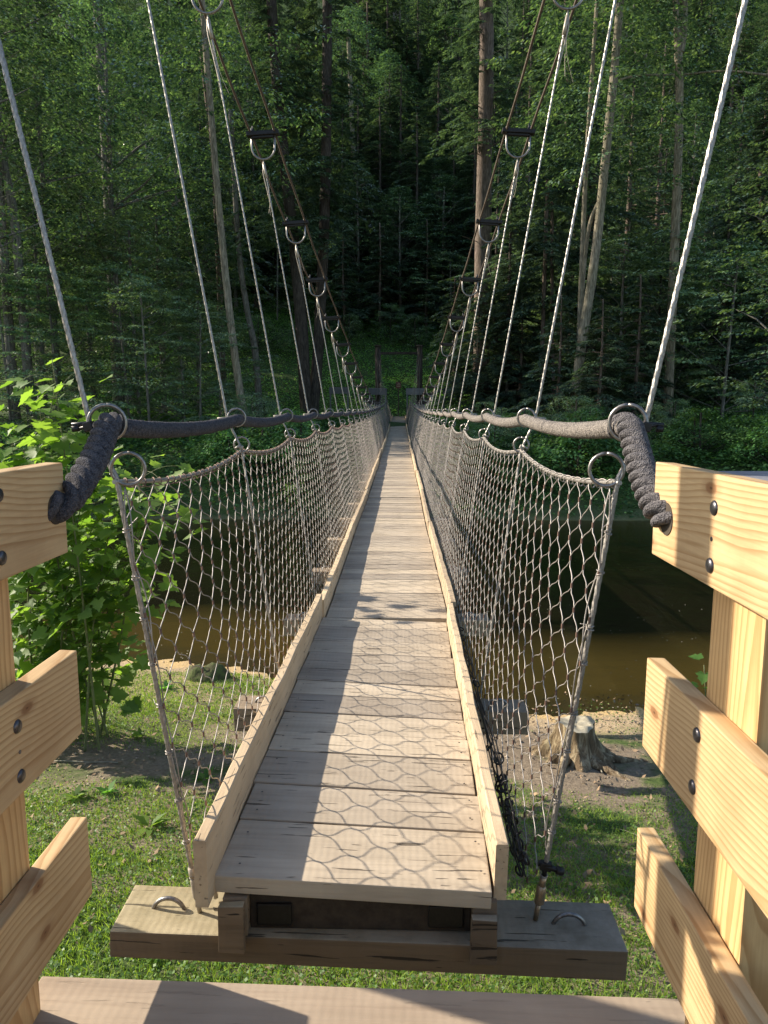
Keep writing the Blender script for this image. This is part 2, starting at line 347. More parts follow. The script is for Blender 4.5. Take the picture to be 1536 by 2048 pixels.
V = np.stack([X, Y, Z], -1).reshape(-1, 3); nx = len(xs); i = np.arange(len(ys)-1)[:,None]*nx; j = np.arange(nx-1)[None]
F = np.stack([i+j, i+j+1, i+nx+j+1, i+nx+j], -1).reshape(-1, 4)
def mat_ground():
    m, n, b, o = newmat('ground_soil'); g = nd(n, 'ShaderNodeNewGeometry'); P = g.outputs['Position']
    sp = nd(n, 'ShaderNodeSeparateXYZ'); n.links.new(P, sp.inputs[0]); z = sp.outputs[2]; y = sp.outputs[1]
    f1 = noise(n, P, 1.1, 5, .6); f2 = noise(n, P, 22, 5, .7); f3 = noise(n, P, 130, 3, .6)
    dirt = ramp(n, [(.3, (.13,.10,.07)), (.7, (.27,.22,.16))], f2)
    green = ramp(n, [(.3, (.035,.06,.018)), (.7, (.10,.14,.04))], f2)
    c = mix(n, ramp(n, [(.40, (1,1,1)), (.52, (0,0,0))], f1), dirt, green)
    sand = ramp(n, [(.25, (.22,.16,.09)), (.5, (.38,.29,.18)), (.75, (.50,.41,.28))], mathn(n, 'ADD', mathn(n, 'MULTIPLY', f3, .5), mathn(n, 'MULTIPLY', f2, .5)))
    zz = mathn(n, 'ADD', z, mathn(n, 'MULTIPLY', mathn(n, 'SUBTRACT', f1, .5), .12))
    mr = nd(n, 'ShaderNodeMapRange'); n.links.new(zz, mr.inputs[0]); mr.inputs[1].default_value = WATER_Z+.20; mr.inputs[2].default_value = WATER_Z+.06
    c = mix(n, mr.outputs[0], c, sand)
    mw = nd(n, 'ShaderNodeMapRange'); n.links.new(zz, mw.inputs[0]); mw.inputs[1].default_value = WATER_Z+.03; mw.inputs[2].default_value = WATER_Z-.06
    c = mix(n, mathn(n, 'MULTIPLY', mw.outputs[0], .97), c, mix(n, .85, sand, (.78,.50,.13)))
    md = nd(n, 'ShaderNodeMapRange'); n.links.new(zz, md.inputs[0]); md.inputs[1].default_value = WATER_Z-.22; md.inputs[2].default_value = WATER_Z-.85
    c = mix(n, md.outputs[0], c, (.022,.024,.014))  # dark mud colour, also standing in for light lost in deep water
    far = nd(n, 'ShaderNodeMapRange'); n.links.new(y, far.inputs[0]); far.inputs[1].default_value = 24; far.inputs[2].default_value = 28
    litter = ramp(n, [(.3, (.035,.055,.02)), (.6, (.06,.10,.03)), (.8, (.12,.10,.055))], f2)
    c = mix(n, far.outputs[0], c, litter)
    n.links.new(c, b.inputs['Base Color']); b.inputs['Roughness'].default_value = .95; b.inputs['Specular IOR Level'].default_value = .15
    bump(n, b, mathn(n, 'ADD', f2, mathn(n, 'MULTIPLY', f3, .4)), .7, .03); return m
me = fastmesh('ground', V, [F], [np.ones(len(F), bool)]); me.materials.append(mat_ground())
tag(link(bpy.data.objects.new('ground', me)), kind='structure')
# water
def mat_water():
    m, n, b, o = newmat('river_water'); n.nodes.remove(b)
    g = nd(n, 'ShaderNodeNewGeometry'); P = g.outputs['Position']
    mp = nd(n, 'ShaderNodeMapping'); mp.inputs['Scale'].default_value = (.6,1.4,1); n.links.new(P, mp.inputs[0])
    f = noise(n, mp.outputs[0], 2.3, 5, .55, .4)
    bu = nd(n, 'ShaderNodeBump'); bu.inputs['Strength'].default_value = .4; bu.inputs['Distance'].default_value = .05; n.links.new(f, bu.inputs['Height'])
    tr = nd(n, 'ShaderNodeBsdfTransparent'); tr.inputs[0].default_value = (.93,.84,.62,1)
    mur = nd(n, 'ShaderNodeBsdfDiffuse'); mur.inputs[0].default_value = (.05,.042,.02,1)
    a = nd(n, 'ShaderNodeMixShader'); a.inputs[0].default_value = .12; n.links.new(tr.outputs[0], a.inputs[1]); n.links.new(mur.outputs[0], a.inputs[2])
    gl = nd(n, 'ShaderNodeBsdfGlossy'); gl.inputs['Roughness'].default_value = .04; n.links.new(bu.outputs[0], gl.inputs['Normal'])
    fr = nd(n, 'ShaderNodeFresnel'); fr.inputs[0].default_value = 1.33; n.links.new(bu.outputs[0], fr.inputs['Normal'])
    c = nd(n, 'ShaderNodeMixShader'); n.links.new(fr.outputs[0], c.inputs[0]); n.links.new(a.outputs[0], c.inputs[1]); n.links.new(gl.outputs[0], c.inputs[2])
    n.links.new(c.outputs[0], o.inputs[0]); return m
me = fastmesh('water', np.array([(-140,7.5,WATER_Z),(140,7.5,WATER_Z),(140,31,WATER_Z),(-140,31,WATER_Z)]), [np.array([[0,1,2,3]])]); me.materials.append(mat_water())
tag(link(bpy.data.objects.new('water', me)), kind='structure')
# foam flecks floating on the water
N = 420; fx = rng.uniform(-6, 9, N); fy = shore(fx)+.1+rng.random(N)**2*6; r = rng.uniform(.004,.010,N); a = np.arange(5)*2*math.pi/5
V = np.stack([fx[:,None]+r[:,None]*np.cos(a)*1.4, fy[:,None]+r[:,None]*np.sin(a), np.full((N,5), WATER_Z+.006)], -1).reshape(-1,3)
me = fastmesh('foam_flecks', V, [np.arange(N*5).reshape(N,5)]); me.materials.append(mat_simple('foam', (.6,.55,.42), .8))
tag(link(bpy.data.objects.new('foam_flecks', me)), 'pale foam flecks floating on the brown river near the bank', 'foam', kind='stuff')

# ------------------------------------------------------------ bridge geometry functions
CX = -.11
def deck_z(y): return -1.545 + .00042*(y-5)**2
def cable_z(y): return .25 + .00568*(y-28.9)**2
def cable_w(y): return .92 + .00088*(y-28.5)**2
def rail_z(y): return deck_z(y) + 1.49 - .012*np.clip(y-10,0,40)*.6
HY = [2.27+1.825*k for k in range(30)]
END_Y = 55.2
br = empty('footbridge', (CX, 2.0, -1.5))
tag(br, 'long narrow wooden suspension footbridge running across the river to the far wooded bank', 'bridge')
# deck sections
seams = [2.15, 5.19, 9.03, 12.5]
while seams[-1] < END_Y-3.7: seams.append(seams[-1]+3.64)
seams[-1] = END_Y
HWd = .46
for k, (y0, y1) in enumerate(zip(seams[:-1], seams[1:])):
    nl = []; mb = MB(); y = y0+(.0 if k == 0 else .012); dx = rnd.uniform(-.012,.012) if k else -.022
    yaw = rnd.uniform(-.004,.004) if k else -.012
    tilt = -.028 if k == 0 else rnd.uniform(-.006,.006)
    yc = (y0+y1)/2; dz = rnd.uniform(-.012,.006) if k else .0
    y1e = y1; y1 = y1-.03 if k == 0 else y1
    while y < y1-.02:
        w = min(rnd.choice([.20,.23,.26,.29]) if k < 5 else .24, y1-y)
        if y1-y-w < .12: w = y1-y
        if k == 0 and y == y0: w = .34
        g = rnd.uniform(.004,.011); yc2 = y+w/2
        mb.box((CX+dx+rnd.uniform(-.004,.004)-(yc2-yc)*yaw, yc2, deck_z(yc2)-.031+dz+rnd.uniform(-.0025,.0025)), (2*HWd, w-g, .062), rz=rnd.uniform(-.004,.004)+yaw*1.2+(-.022 if k == 0 else 0), ry=-tilt+rnd.uniform(-.003,.003), bev=.005, jit=.0015)
        for sx_ in (-1, 1):
            for yo in (-.25, .25):
                xo = CX+dx+sx_*(HWd-.05)+rnd.uniform(-.012,.012); nl.append((yc2+w*yo+rnd.uniform(-.012,.012), xo, deck_z(yc2)+dz+.0035+(xo-CX)*(-.022-(.0) if k == 0 else 0)*(1.27 if k == 0 else 1)))
        y += w
    nf0 = sum(len(f) for f in mb.f)
    if k < 4:
        for (yp, xo, zt_) in nl:
            a8 = np.arange(6)*math.pi/3; mb.v.append(np.stack([xo+.0045*np.cos(a8), yp+.0045*np.sin(a8), np.full(6, zt_)], 1)); mb.f.append(np.arange(6)[None]+mb.n); mb.sm.append(np.zeros(1,bool)); mb.n += 6
    ds = mb.build('deck_section', PLANK, br); y1 = y1e; ds.data.materials.append(BOLT); mi = np.zeros(len(ds.data.polygons), np.int32); mi[nf0:] = 1; ds.data.polygons.foreach_set('material_index', mi)
    for s in (-1, 1):
        kb = MB(); h = .205; pts = np.linspace(y0 + (.0 if k else (.03 if s > 0 else -.06)), y1-.008, 14)
        x0 = CX+dx+s*(HWd+.024+(rnd.uniform(0,.014) if k else 0)); tw = rnd.uniform(-.01,.01)
        sec = []; hh = h+rnd.uniform(-.012,.012); hh = hh + (.02 if k == 0 and s < 0 else 0)
        for q, yy in enumerate(pts):
            zb = deck_z(yy)-.06+dz-(.012*s if k == 0 else 0); wv = .0025*math.sin(yy*9+k)+rnd.uniform(-.0015,.0015); zt = zb+hh+.003*math.sin(yy*5.3+k*2+s)+rnd.uniform(-.002,.002)
            xo = x0-(yy-yc)*yaw+wv; t = .021
            sec += [(xo-t,yy,zb),(xo+t,yy,zb),(xo+t+s*tw,yy,zt-.004),(xo+t-.004+s*tw,yy,zt),(xo-t+.004+s*tw,yy,zt),(xo-t+s*tw,yy,zt-.004)]
        n = 6; m = len(pts); i = np.arange(m-1)[:,None]*n; j = np.arange(n)[None]
        F = np.stack([i+j, i+(j+1)%n, i+n+(j+1)%n, i+n+j], -1).reshape(-1,4)
        kb.add(sec, F[:, ::-1]); kb.f.append(np.array([[0,1,2,3,4,5]])); kb.sm.append(np.zeros(1,bool)); kb.f.append(np.array([[5,4,3,2,1,0]])+(m-1)*n); kb.sm.append(np.zeros(1,bool))
        kb.build('kerb_board', KERB, br, loc=(float(x0), float(y0), float(deck_z(y0))))
# stringers below the deck
for s in (-1, 1):
    mb = MB(); P = [(CX+s*(HWd-.045)-.02, y, deck_z(y)-.062-.07) for y in np.linspace(2.16, END_Y, 40)]
    P = np.array(P); n = 4
    V = []; 
    for p in P: V += [p+(-.04,0,-.07), p+(.04,0,-.07), p+(.04,0,.066), p+(-.04,0,.066)]
    i = np.arange(len(P)-1)[:,None]*4; j = np.arange(4)[None]; F = np.stack([i+j, i+n+j, i+n+(j+1)%4, i+(j+1)%4], -1).reshape(-1,4)
    mb.add(V, F); mb.f.append(np.array([[0,1,2,3]])); mb.sm.append(np.zeros(1,bool)); mb.build('stringer', BEAM, br)
# crossbeams with iron staples
for k, y in enumerate(HY):
    zt = deck_z(y)-.062-.145; rz = -.022 if k == 0 else rnd.uniform(-.008,.008); ry = .010 if k == 0 else rnd.uniform(-.012,.012)
    L = 1.73+(0 if k == 0 else rnd.uniform(-.03,.03)); hgt = .105 if k == 0 else .14; wd = .24 if k == 0 else .20
    mb = MB().box((0,0,0), (L, wd, hgt), bev=.006, jit=.004)
    c = (CX+(0 if k else -.002), y, zt-hgt/2)
    b_ = MB(); b_.v = [mb.v[0]+np.array(c)]; b_.f = mb.f; b_.sm = mb.sm; b_.n = mb.n
    beam = b_.build('crossbeam', BEAMF if k == 0 else BEAM, br, loc=c); beam.rotation_euler = (0, ry, rz)
    for s in (-1, 1):
        if k > 12: continue
        st = MB().ring((s*(L/2-.165), .0, hgt/2-.02), (0,1,0), .058, .0075, -1.35, 1.35, 18, 8)
        o = bpy.data.objects.new('iron_staple', fastmesh('iron_staple', st.v[0] if len(st.v)==1 else np.concatenate(st.v), st.f, st.sm)); o.data.materials.append(RINGM); link(o); o.parent = beam
# cleats at the deck front, and a board coloured near black as recess shade
for s in (-1, 1):
    MB().box((CX+s*(HWd-.045)-.025, 2.132, deck_z(2)-.062-(.088 if s < 0 else .098)-(.02 if s > 0 else 0)), (.085,.034,.165), ry=.01, bev=.004, jit=.003).build('cleat', BEAMF, br)
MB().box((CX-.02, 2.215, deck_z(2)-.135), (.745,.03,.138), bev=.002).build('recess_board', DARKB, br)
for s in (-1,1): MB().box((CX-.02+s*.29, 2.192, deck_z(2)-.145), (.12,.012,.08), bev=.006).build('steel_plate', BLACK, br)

# main cables: a pair on each side, joined by spreaders
for s in (-1, 1):
    for q in (-1, 1):
        yy = np.linspace(2.42, 57.0, 330); P = np.stack([CX+s*cable_w(yy)+q*.125, yy, cable_z(yy)+.012*np.sin(yy*3.45+q)], 1)
        MB().tube(P, .0125, 6).build('main_cable', RUST, br)
def hanger_pts(k, s):
    y = HY[k]; zt = cable_z(y)-.27
    return [np.array([CX+s*.59, y, deck_z(y)-.18]), np.array([CX+s*.80, y, rail_z(y)-.165]), np.array([CX+s*.875, y, rail_z(y)+.0]),
            np.array([CX+s*cable_w(y), y, zt])]
for k, y in enumerate(HY):
    for s in (-1, 1):
        a, b_, c, d = hanger_pts(k, s)
        if d[2] < c[2]+.1: d[2] = c[2]+.1
        if k == 0: d[0] += s*.10
        bot = a + (b_-a)*(.095 if k == 0 else .03)
        if k < 5:
            P = dense([bot, b_, c, d], .006 if k < 2 else .012); mb = MB().tube(P, (.0075 if k == 0 else .0063), 14, lobes=5, depth=.42, twist=24)
        else: mb = MB().tube(dense([bot, b_, c, d], .5), .0066, 5)
        h = mb.build('hanger_cable', STEEL, br)
        # looped end of the hanger under the spreader
        if k < 14 and k > 0:
            st = MB(); mid = d+(c-d)*min(.9, .5/np.linalg.norm(c-d))
            st.tube(dense([d+(0,0,.02), d+(s*.012,.004,-.10), mid], .05), .0055, 6); st.tube(dense([d+(0,0,-.02), d+(c-d)/np.linalg.norm(c-d)*.16], .05), .014, 7)
            for _ in range(3 if k in (3,4,2) else 1):
                e = d+(c-d)*rnd.uniform(.05,.15)+np.array([rnd.uniform(-.05,.05), rnd.uniform(-.03,.03), 0]); e2 = e+np.array([rnd.uniform(-.06,.09), rnd.uniform(-.04,.04), -rnd.uniform(.08,.25)])
                st.tube(smooth([d+(0,0,-.03), e, e2], 2), .0011, 4)
            st.build('splice', STEELW, h)
        if k < 18 and k > 0:
            sp = MB().box((CX+s*cable_w(y), y, cable_z(y)), (.33,.085,.04), ry=s*.06, bev=.004).box((CX+s*cable_w(y), y, cable_z(y)-.026), (.22,.045,.03), ry=s*.06, bev=.003)
            for q in (-1, 1): sp.tube([(CX+s*cable_w(y)+q*.105, y, cable_z(y)-.05), (CX+s*cable_w(y)+q*.105, y, cable_z(y)+.075)], .008, 7).box((CX+s*cable_w(y)+q*.105, y, cable_z(y)+.028), (.028,.028,.016), bev=.003)
            so_ = sp.build('spreader', BLACK, br)
            xc, zc = CX+s*cable_w(y), cable_z(y); th = np.linspace(0, math.pi, 16)
            U = [(xc+.118, y, zc+.05)]+[(xc+.118*math.cos(t), y, zc-.13-.118*math.sin(t)) for t in th]+[(xc-.118, y, zc+.05)]
            MB().tube(U, .0105, 8).build('u_bolt', RINGM, so_)
# fittings at the foot of the first hangers
a, b_, c, d = hanger_pts(0, -1); u = (b_-a)/np.linalg.norm(b_-a)
MB().tube([a-u*.02, a+u*.03], .008, 10).tube([a+u*.03, a+u*.04, a+u*.10, a+u*.11], [.010,.0135,.0125,.009], 10).tube([a+u*.11, a+u*.15], .0125, 10).build('turnbuckle', STEELW, br)
lp = smooth([a+(.01,.03,.0), a+(.05,.05,.05), a+(.055,.03,.20), a+(.045,.02,.24), a+(.03,.04,.12), a+(.045,.06,-.01)], 3)
MB().tube(dense(lp, .006), .0085, 12, lobes=6, depth=.22, twist=38).build('cable_loop', STEEL, br)
MB().ring(a+(.045,.035,.085), (.3,1,.2), .03, .005, 0, 2*math.pi, 22, 7).build('shackle_ring', RINGM, br)
a, b_, c, d = hanger_pts(0, 1); u = (b_-a)/np.linalg.norm(b_-a)
MB().tube([a-u*.03, a+u*.035], .009, 10).tube([a+u*.03, a+u*.035, a+u*.095, a+u*.10], [.013,.0175,.0175,.013], 6).tube([a+u*.10, a+u*.135], .012, 10).build('turnbuckle', mat_simple('brassy_steel', (.42,.31,.20), .38, .7, 40, .4), br)
MB().tube([a+u*.13, a+u*.19], .009, 8).tube([a+u*.175+(-.025,0,.01), a+u*.175+(.06,-.01,-.018)], .010, 10).box(a+u*.175+np.array((.0,0,0)), (.04,.025,.03), ry=.2, bev=.005).tube([a+u*.175+(.035,-.006,-.01), a+u*.175+(.058,-.01,-.016)], .014, 6).build('cable_clamp', BLACK, br)

Yr, Yl = 1.82, 1.85
XL, XR = float(at(135,1050,Yl)[0]), float(at(1308,1040,Yr)[0])
def hole(face, px, py):
    d = at(px, py, 1); return d*(face/d[0])
# handrail ropes
def rail_path(s, y0, y1, off=0, step=.03):
    out = []
    for k in range(len(HY)-1):
        ya, yb = HY[k], HY[k+1]
        if yb < y0: continue
        for t in np.linspace(0, 1, max(4, int(1.82/step)), endpoint=False):
            y = ya+(yb-ya)*t; sag = .030*4*t*(1-t)*(1 if k < 12 else .5)
            out.append((CX+s*(.818+off), y, rail_z(y)-sag))
    return np.array(out)
GROUPN = {-1: 'left', 1: 'right'}
for s in (-1, 1):
    P0 = rail_path(s, 0, 60, 0, .016 if True else .05)
    hr = empty('handrail_rope', tuple(P0[0]))
    tag(hr, 'thick black rope handrail along the left side of the bridge' if s < 0 else 'thick rope handrail along the right side of the bridge, coloured as if sunlit', 'rope', 'rope handrails of the bridge')
    near = P0[P0[:,1] < 11]; far = P0[P0[:,1] >= 10.95][::4]
    # knitted sleeve shows as close rings
    sdist = np.arange(len(near)); MB().tube(dense(near, .003), .031+.0013*np.sin(np.arange(len(dense(near,.003)))*1.2), 14, fuzz=.025).build('rope_sleeve', SLEEVE if s > 0 else ROPEB, hr)
    MB().tube(far, .031, 8).build('rope_core', SLEEVE if s > 0 else ROPEB, hr)
    # twisted bare end down through the board
    top = P0[0]
    if s < 0: E = [top+(0,.10,-.004), top+(.0,.0,.012), top+(.012,-.06,-.02), at(196,905,2.10), at(168,955,1.95), at(140,995,1.84), hole(XL,112,1018), hole(XL,112,1018)+(-.05,-.02,-.012), hole(XL,112,1018)+(-.16,-.05,-.03)]
    else: E = [top+(0,.10,-.004), top+(.01,.0,.012), at(1272,895,2.14), at(1286,950,1.99), at(1306,1000,1.86), hole(XR,1333,1038), hole(XR,1333,1038)+(.05,-.02,-.012), hole(XR,1333,1038)+(.16,-.05,-.03)]
    E = dense(smooth(E, 3), .0028)
    MB().tube(E, .0325, 40, lobes=3, depth=.52, twist=42, fuzz=.004).build('twisted_end', ROPEB if s < 0 else mat_rope('grey_polyrope', (.02,.02,.026), (.15,.14,.14), 240, .9), hr)  # right twisted end gets a lighter rope colour than the left
    for k, y in enumerate(HY[:29]):
        sc = 1.0
        rx = CX+s*.825; rr = .050 if k else .056
        rg = MB().ring((rx, y+.01, rail_z(y)+.012), (s*.45 if k < 6 else .2, 1, 0), rr, .0065, 0, 2*math.pi, 26 if k < 8 else 14, 7)
        o = rg.build('rail_ring', RINGM, hr)
        if k < 10:
            hx = CX+s*.875; z = rail_z(y)
            c_ = MB().box((hx, y-.008, z+.0), (.03,.035,.03), ry=.3*s, bev=.004).tube([(hx-.03,y-.02,z-.008),(hx+.03,y-.02,z+.008)], .006, 7).tube([(hx,y+.012,z+.01),(hx+s*.055,y-.012,z+.004)], .008, 7).tube([(hx+s*.03,y-.016,z-.006),(hx+s*.05,y-.02,z-.008)], .011, 6)
            c_.build('rope_clamp', BLACK if k == 0 else STEELW, hr)

# nets
def net_top(s, y):
    y = np.asarray(y, float); t = np.clip((y-HY[0])/1.825, 0, 28.999); fr = t-np.floor(t); sag = .05*4*fr*(1-fr)
    return np.stack([CX+s*(.80-sag*.25), y, rail_z(y)-.175-sag], -1)
def net_bot(s, y):
    y = np.asarray(y, float); return np.stack([CX+s*(.545+0*y), y, deck_z(y)-.10+0*y], -1)
def make_net(s):
    root = empty('safety_net', (CX+s*.7, HY[0], -.9))
    tag(root, 'sagging wire mesh net along the left side of the footbridge, in shade' if s < 0 else 'sunlit wire mesh net along the right side of the footbridge', 'net', 'wire mesh side nets of the bridge')
    du, rows = .079, 19; y0, y1 = HY[0], HY[29]-.1; ncol = int((y1-y0)/du)
    I, J = np.meshgrid(np.arange(ncol+1), np.arange(rows+1), indexing='ij')
    def node(I, J, jit=True):
        yy = y0+I*du; a = net_top(s, yy); b = net_bot(s, yy); v = (J/rows)[...,None]
        # the free front edge curves inward towards the deck
        p = a*(1-v)+b*v; bulge = np.sin(np.pi*v[...,0])*.035
        fe = np.clip((yy-y0)/.55, 0, 1)
        p[...,0] += -s*bulge*(1+.4*np.sin(yy*1.1+s))*fe + s*.025*v[...,0]*(1-fe); p[...,2] += .006*np.sin(yy*2.3+J*.6)
        h1 = np.sin(I*12.9898+J*78.233+s)*43758.5453; h1 = h1-np.floor(h1); h2 = np.sin(I*39.346+J*11.135+s)*24634.63; h2 = h2-np.floor(h2)
        p[...,1] += fe*((h1-.5)*.016+.02*np.sin(J*.5+yy*1.3))-.012*v[...,0]*(1-fe); p[...,2] += (h2-.5)*.016
        return p
    Vs, Fs, n0 = [], [], 0; kV, kF, k0 = [], [], 0
    for d in (-1, 1):
        m = ((I+J) % 2 == 0) & (J < rows) & (I+d >= 0) & (I+d <= ncol)
        i, j = I[m], J[m]; yy = y0+i*du
        A = node(i, j); B = node(i+d, j+1)
        for lo, hi, K, n, r in ((0, 5.5, 7, 5, .0020), (5.5, 11, 4, 4, .0021), (11, 24, 3, 3, .0020), (24, 99, 2, 3, .0017)):
            q = (yy >= lo) & (yy < hi)
            if not q.any(): continue
            t = np.linspace(0, 1, K)[None,:,None]; a = A[q][:,None]; b = B[q][:,None]; st = np.clip((t-.12)/.76, 0, 1); st = st*st*(3-2*st)
            Pp = a+(b-a)*t; Pp[...,1] = (a+(b-a)*st)[...,1]
            if K > 3: Pp = Pp+.0012*np.sin(np.arange(K)*2.2)[None,:,None]
            V, F = batch_tubes(Pp, r, n); Vs.append(V); Fs.append(F+n0); n0 += len(V)
    m = ((I+J) % 2 == 0) & (y0+I*du < 9) & (J > 0); A = node(I[m], J[m]); D = np.array([0,0,1.])[None,None]*np.array([-.009,.009])[None,:,None]
    nw = sum(len(f) for f in Fs); V, F = batch_tubes(A[:,None]+D+0*A[:,None], .0042, 5); Vs.append(V); Fs.append(F+n0)
    V = np.concatenate(Vs); c = np.array(parent_world(root)); me = fastmesh('wire_mesh', V-c, Fs, [np.ones(len(f), bool) for f in Fs]); me.materials.append(WIRE); me.materials.append(KNOT)
    mi = np.zeros(len(me.polygons), np.int32); mi[nw:] = 1; me.polygons.foreach_set('material_index', mi)
    o = bpy.data.objects.new('wire_mesh', me); link(o); o.parent = root
    # top cable with lacing
    yy = np.linspace(y0-.02, y1, 900); MB().tube(net_top(s, yy), .0078, 8).build('net_cable', STEEL, root)
    yv = np.arange(y0, 13, .006); ph = yv*2*math.pi/.075+1.5*np.sin(yv*4); P = net_top(s, yv)+np.stack([np.cos(ph)*.0125, .01*np.sin(ph*.5), np.sin(ph)*.0155-.004], 1); lc = MB().tube(P, .0022, 4)
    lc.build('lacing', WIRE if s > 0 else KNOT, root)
    for k, y in enumerate(HY[:29]):
        p = net_top(s, y); R0 = .043 if k else .052
        MB().ring(p+(-s*(.0 if k else .035), .01, R0*.75), (s*.35, 1, 0), R0, .006, 0, 2*math.pi, 24 if k < 8 else 12, 7).build('net_ring', RINGM, root)
        if 0 < k < 9: MB().box(p+(s*.004,-.005,.02), (.03,.025,.022), ry=.4, bev=.004).tube([p+(s*.004,-.02,.03), p+(s*.03,-.03,.012)], .006, 6).build('net_clip', STEEL, root)
    # selvage wires tied round the first hanger
    a, b_, c_, d = hanger_pts(0, s); ed = MB()
    for q in range(9):
        t = .12+q*.1+rnd.uniform(-.02,.02); p = b_+(a-b_)*t
        for w in range(2): ed.ring(p+(0,0,w*.008), (rnd.uniform(-.3,.3), rnd.uniform(-.4,.4), 1), .0125, .0022, 0, 6.28, 9, 4)
        if q % 2 == 0: ed.tube(smooth([p, p+(rnd.uniform(-.03,.03),.0,rnd.uniform(.0,.03)), p+(rnd.uniform(-.05,.05),.02,rnd.uniform(.01,.06))], 2), .0018, 4)
    for w in range(2):
        ts = np.linspace(.02,.86,26); P = [b_+(a-b_)*t+np.array([-s*(.012+.012*math.sin(t*19+w*2)), .012*math.cos(t*23+w), 0]) for t in ts]; ed.tube(smooth(P,1), .0024, 5)
    ed.build('tie_wire', WIRE, root)
    return root
nets = {s: make_net(s) for s in (-1, 1)}
# tangled bundle of spare wire along the foot of the right net
tb = MB()
for q in range(26):
    y = 2.18+q*.035+rnd.uniform(0,.03) if q < 18 else 2.8+(q-18)*.28; p = np.array([CX+.522+rnd.uniform(-.006,.010), y, deck_z(y)+.085-.10*(q%3)/2+rnd.uniform(-.02,.03)])
    tb.ring(p, (rnd.uniform(-1,1), rnd.uniform(-1,1), rnd.uniform(-.6,.6)), rnd.uniform(.014,.026), .0042, 0, 5.6, 14, 6)
for q in range(7):
    ys_ = np.linspace(2.2, 5.6, 40); P = np.stack([CX+.518+.008*np.sin(ys_*7+q)+.003*q*.5, ys_, deck_z(ys_)+.05+.05*np.sin(ys_*2.1+q*1.3)], 1); tb.tube(P, .003, 5)
tb.build('wire_bundle', BLACK, nets[1])

# ------------------------------------------------------------ near platform and its two railings
pf = empty('boardwalk_platform', (CX, 1.2, -1.56)); tag(pf, 'worn brown landing platform in front of the bridge, crossed by dark shadows', 'platform')
pl, pr = atz(85,1950,-1.545), atz(1372,1996,-1.545)
ang = math.atan2(pr[1]-pl[1], pr[0]-pl[0]); mid = (pl+pr)/2; nrm = np.array([math.sin(ang), -math.cos(ang), 0]); L = np.linalg.norm(pr-pl)
for q in range(6):
    c = mid+nrm*(.145+q*.292); c[2] = -1.545-.02
    b2 = MB().box((0,0,0), (L+.12*(q>0), .285, .04), bev=.004); b2.v[0] = b2.v[0]+c; o = b2.build('plank', PLAT, pf, loc=tuple(c)); o.rotation_euler = (0,0,ang)
for s in (-1, 1):
    c = mid+nrm*.95+np.array([s*.6,0,-.12]); MB().box(tuple(c), (.05,1.6,.16), bev=.003).build('joist', BEAM, pf)
    for yy in (0.3, 1.55): MB().box((mid[0]+s*.6, yy-.1, -2.65), (.14,.14,1.9), bev=.004).build('support_post', BEAM, pf)

def railing(s, face, yend, label, ends):
    root = empty('wooden_railing', (face, 1.4, -1.5)); tag(root, label, 'railing', 'new pine railings of the landing platform')
    th = .047
    for q, (zt, zb, ye) in enumerate(ends):
        L = ye+1.2; c = (face+s*th/2, ye-L/2, (zt+zb)/2)
        b2 = MB().box((0,0,0), (th, L, zt-zb), bev=.004, jit=.002); b2.v[0] = b2.v[0]+np.array(c)
        bd = b2.build('rail_board', PINE_Y, root, loc=c)
    return root
def ze(py, Y): return float(at(768, py, Y)[2])
er = [(at(1315,925,Yr)[2], at(1302,1110,Yr)[2], Yr+.01), (at(1297,1315,Yr)[2], at(1283,1490,Yr)[2], Yr), (at(1276,1655,Yr)[2], at(1265,1800,Yr)[2]-.02, Yr)]
el = [(at(125,925,Yl)[2], at(140,1105,Yl)[2], Yl), (at(157,1302,Yl)[2], at(168,1470,Yl)[2], Yl+.01), (at(180,1637,Yl)[2], at(190,1790,Yl)[2], Yl+.01)]
RR = railing(1, XR, Yr, 'sunlit new pine railing of three boards on the right edge of the platform', er)
RL = railing(-1, XL, Yl, 'new pine railing of three boards on the left edge of the platform', el)
# drilled holes are shown by a dark rim round the rope; posts, bolts, caps
def post(root, x0, x1, y0, y1, ztop, cap):
    c = ((x0+x1)/2, (y0+y1)/2, (ztop-3.7)/2); b2 = MB().box((0,0,0), (x1-x0, y1-y0, ztop+3.7), bev=.006); b2.v[0] = b2.v[0]+np.array(c)
    p = b2.build('post', PINE_Z, root, loc=c)
    if cap: MB().box((c[0], c[1], ztop+.008), (x1-x0+.02, y1-y0+.03, .022), bev=.007).build('post_cap', mat_simple('grey_cap', (.20,.20,.22), .6, 0, 30, .3), p)
    return p
post(RR, XR+.0495, XR+.25, (XR+.05)*1430/712/1.05, (XR+.05)*1430/612/1.04, er[0][0]-.02, True)
post(RL, XL-.24, XL-.0495, 1.42, 1.64, el[0][0]-.03, False)
def bolt(root, face, s, px, py):
    d = at(px, py, 1); t = face/d[0]; p = d*t
    n = 14; V = [];  rr = [.0, .009,.014,.0165,.0165]; hh = [.007,.0062,.004,.001,-.003]
    prof = list(zip(rr, hh)); V = [(p[0]-s*h, p[1]+r*math.cos(a), p[2]+r*math.sin(a)) for r, h in prof for a in np.arange(n)*2*math.pi/n]
    i = np.arange(len(prof)-1)[:,None]*n; j = np.arange(n)[None]; F = np.stack([i+j, i+(j+1)%n, i+n+(j+1)%n, i+n+j], -1).reshape(-1,4)
    MB().add(V, F if s < 0 else F[:, ::-1], True).build('bolt', BOLT, root)
for px, py in ((1429,1016),(1420,1131),(1394,1470),(1385,1574)): bolt(RR, XR, 1, px, py)
for px, py in ((-3,990),(4,1116),(35,1453),(42,1552)): bolt(RL, XL, -1, px, py)
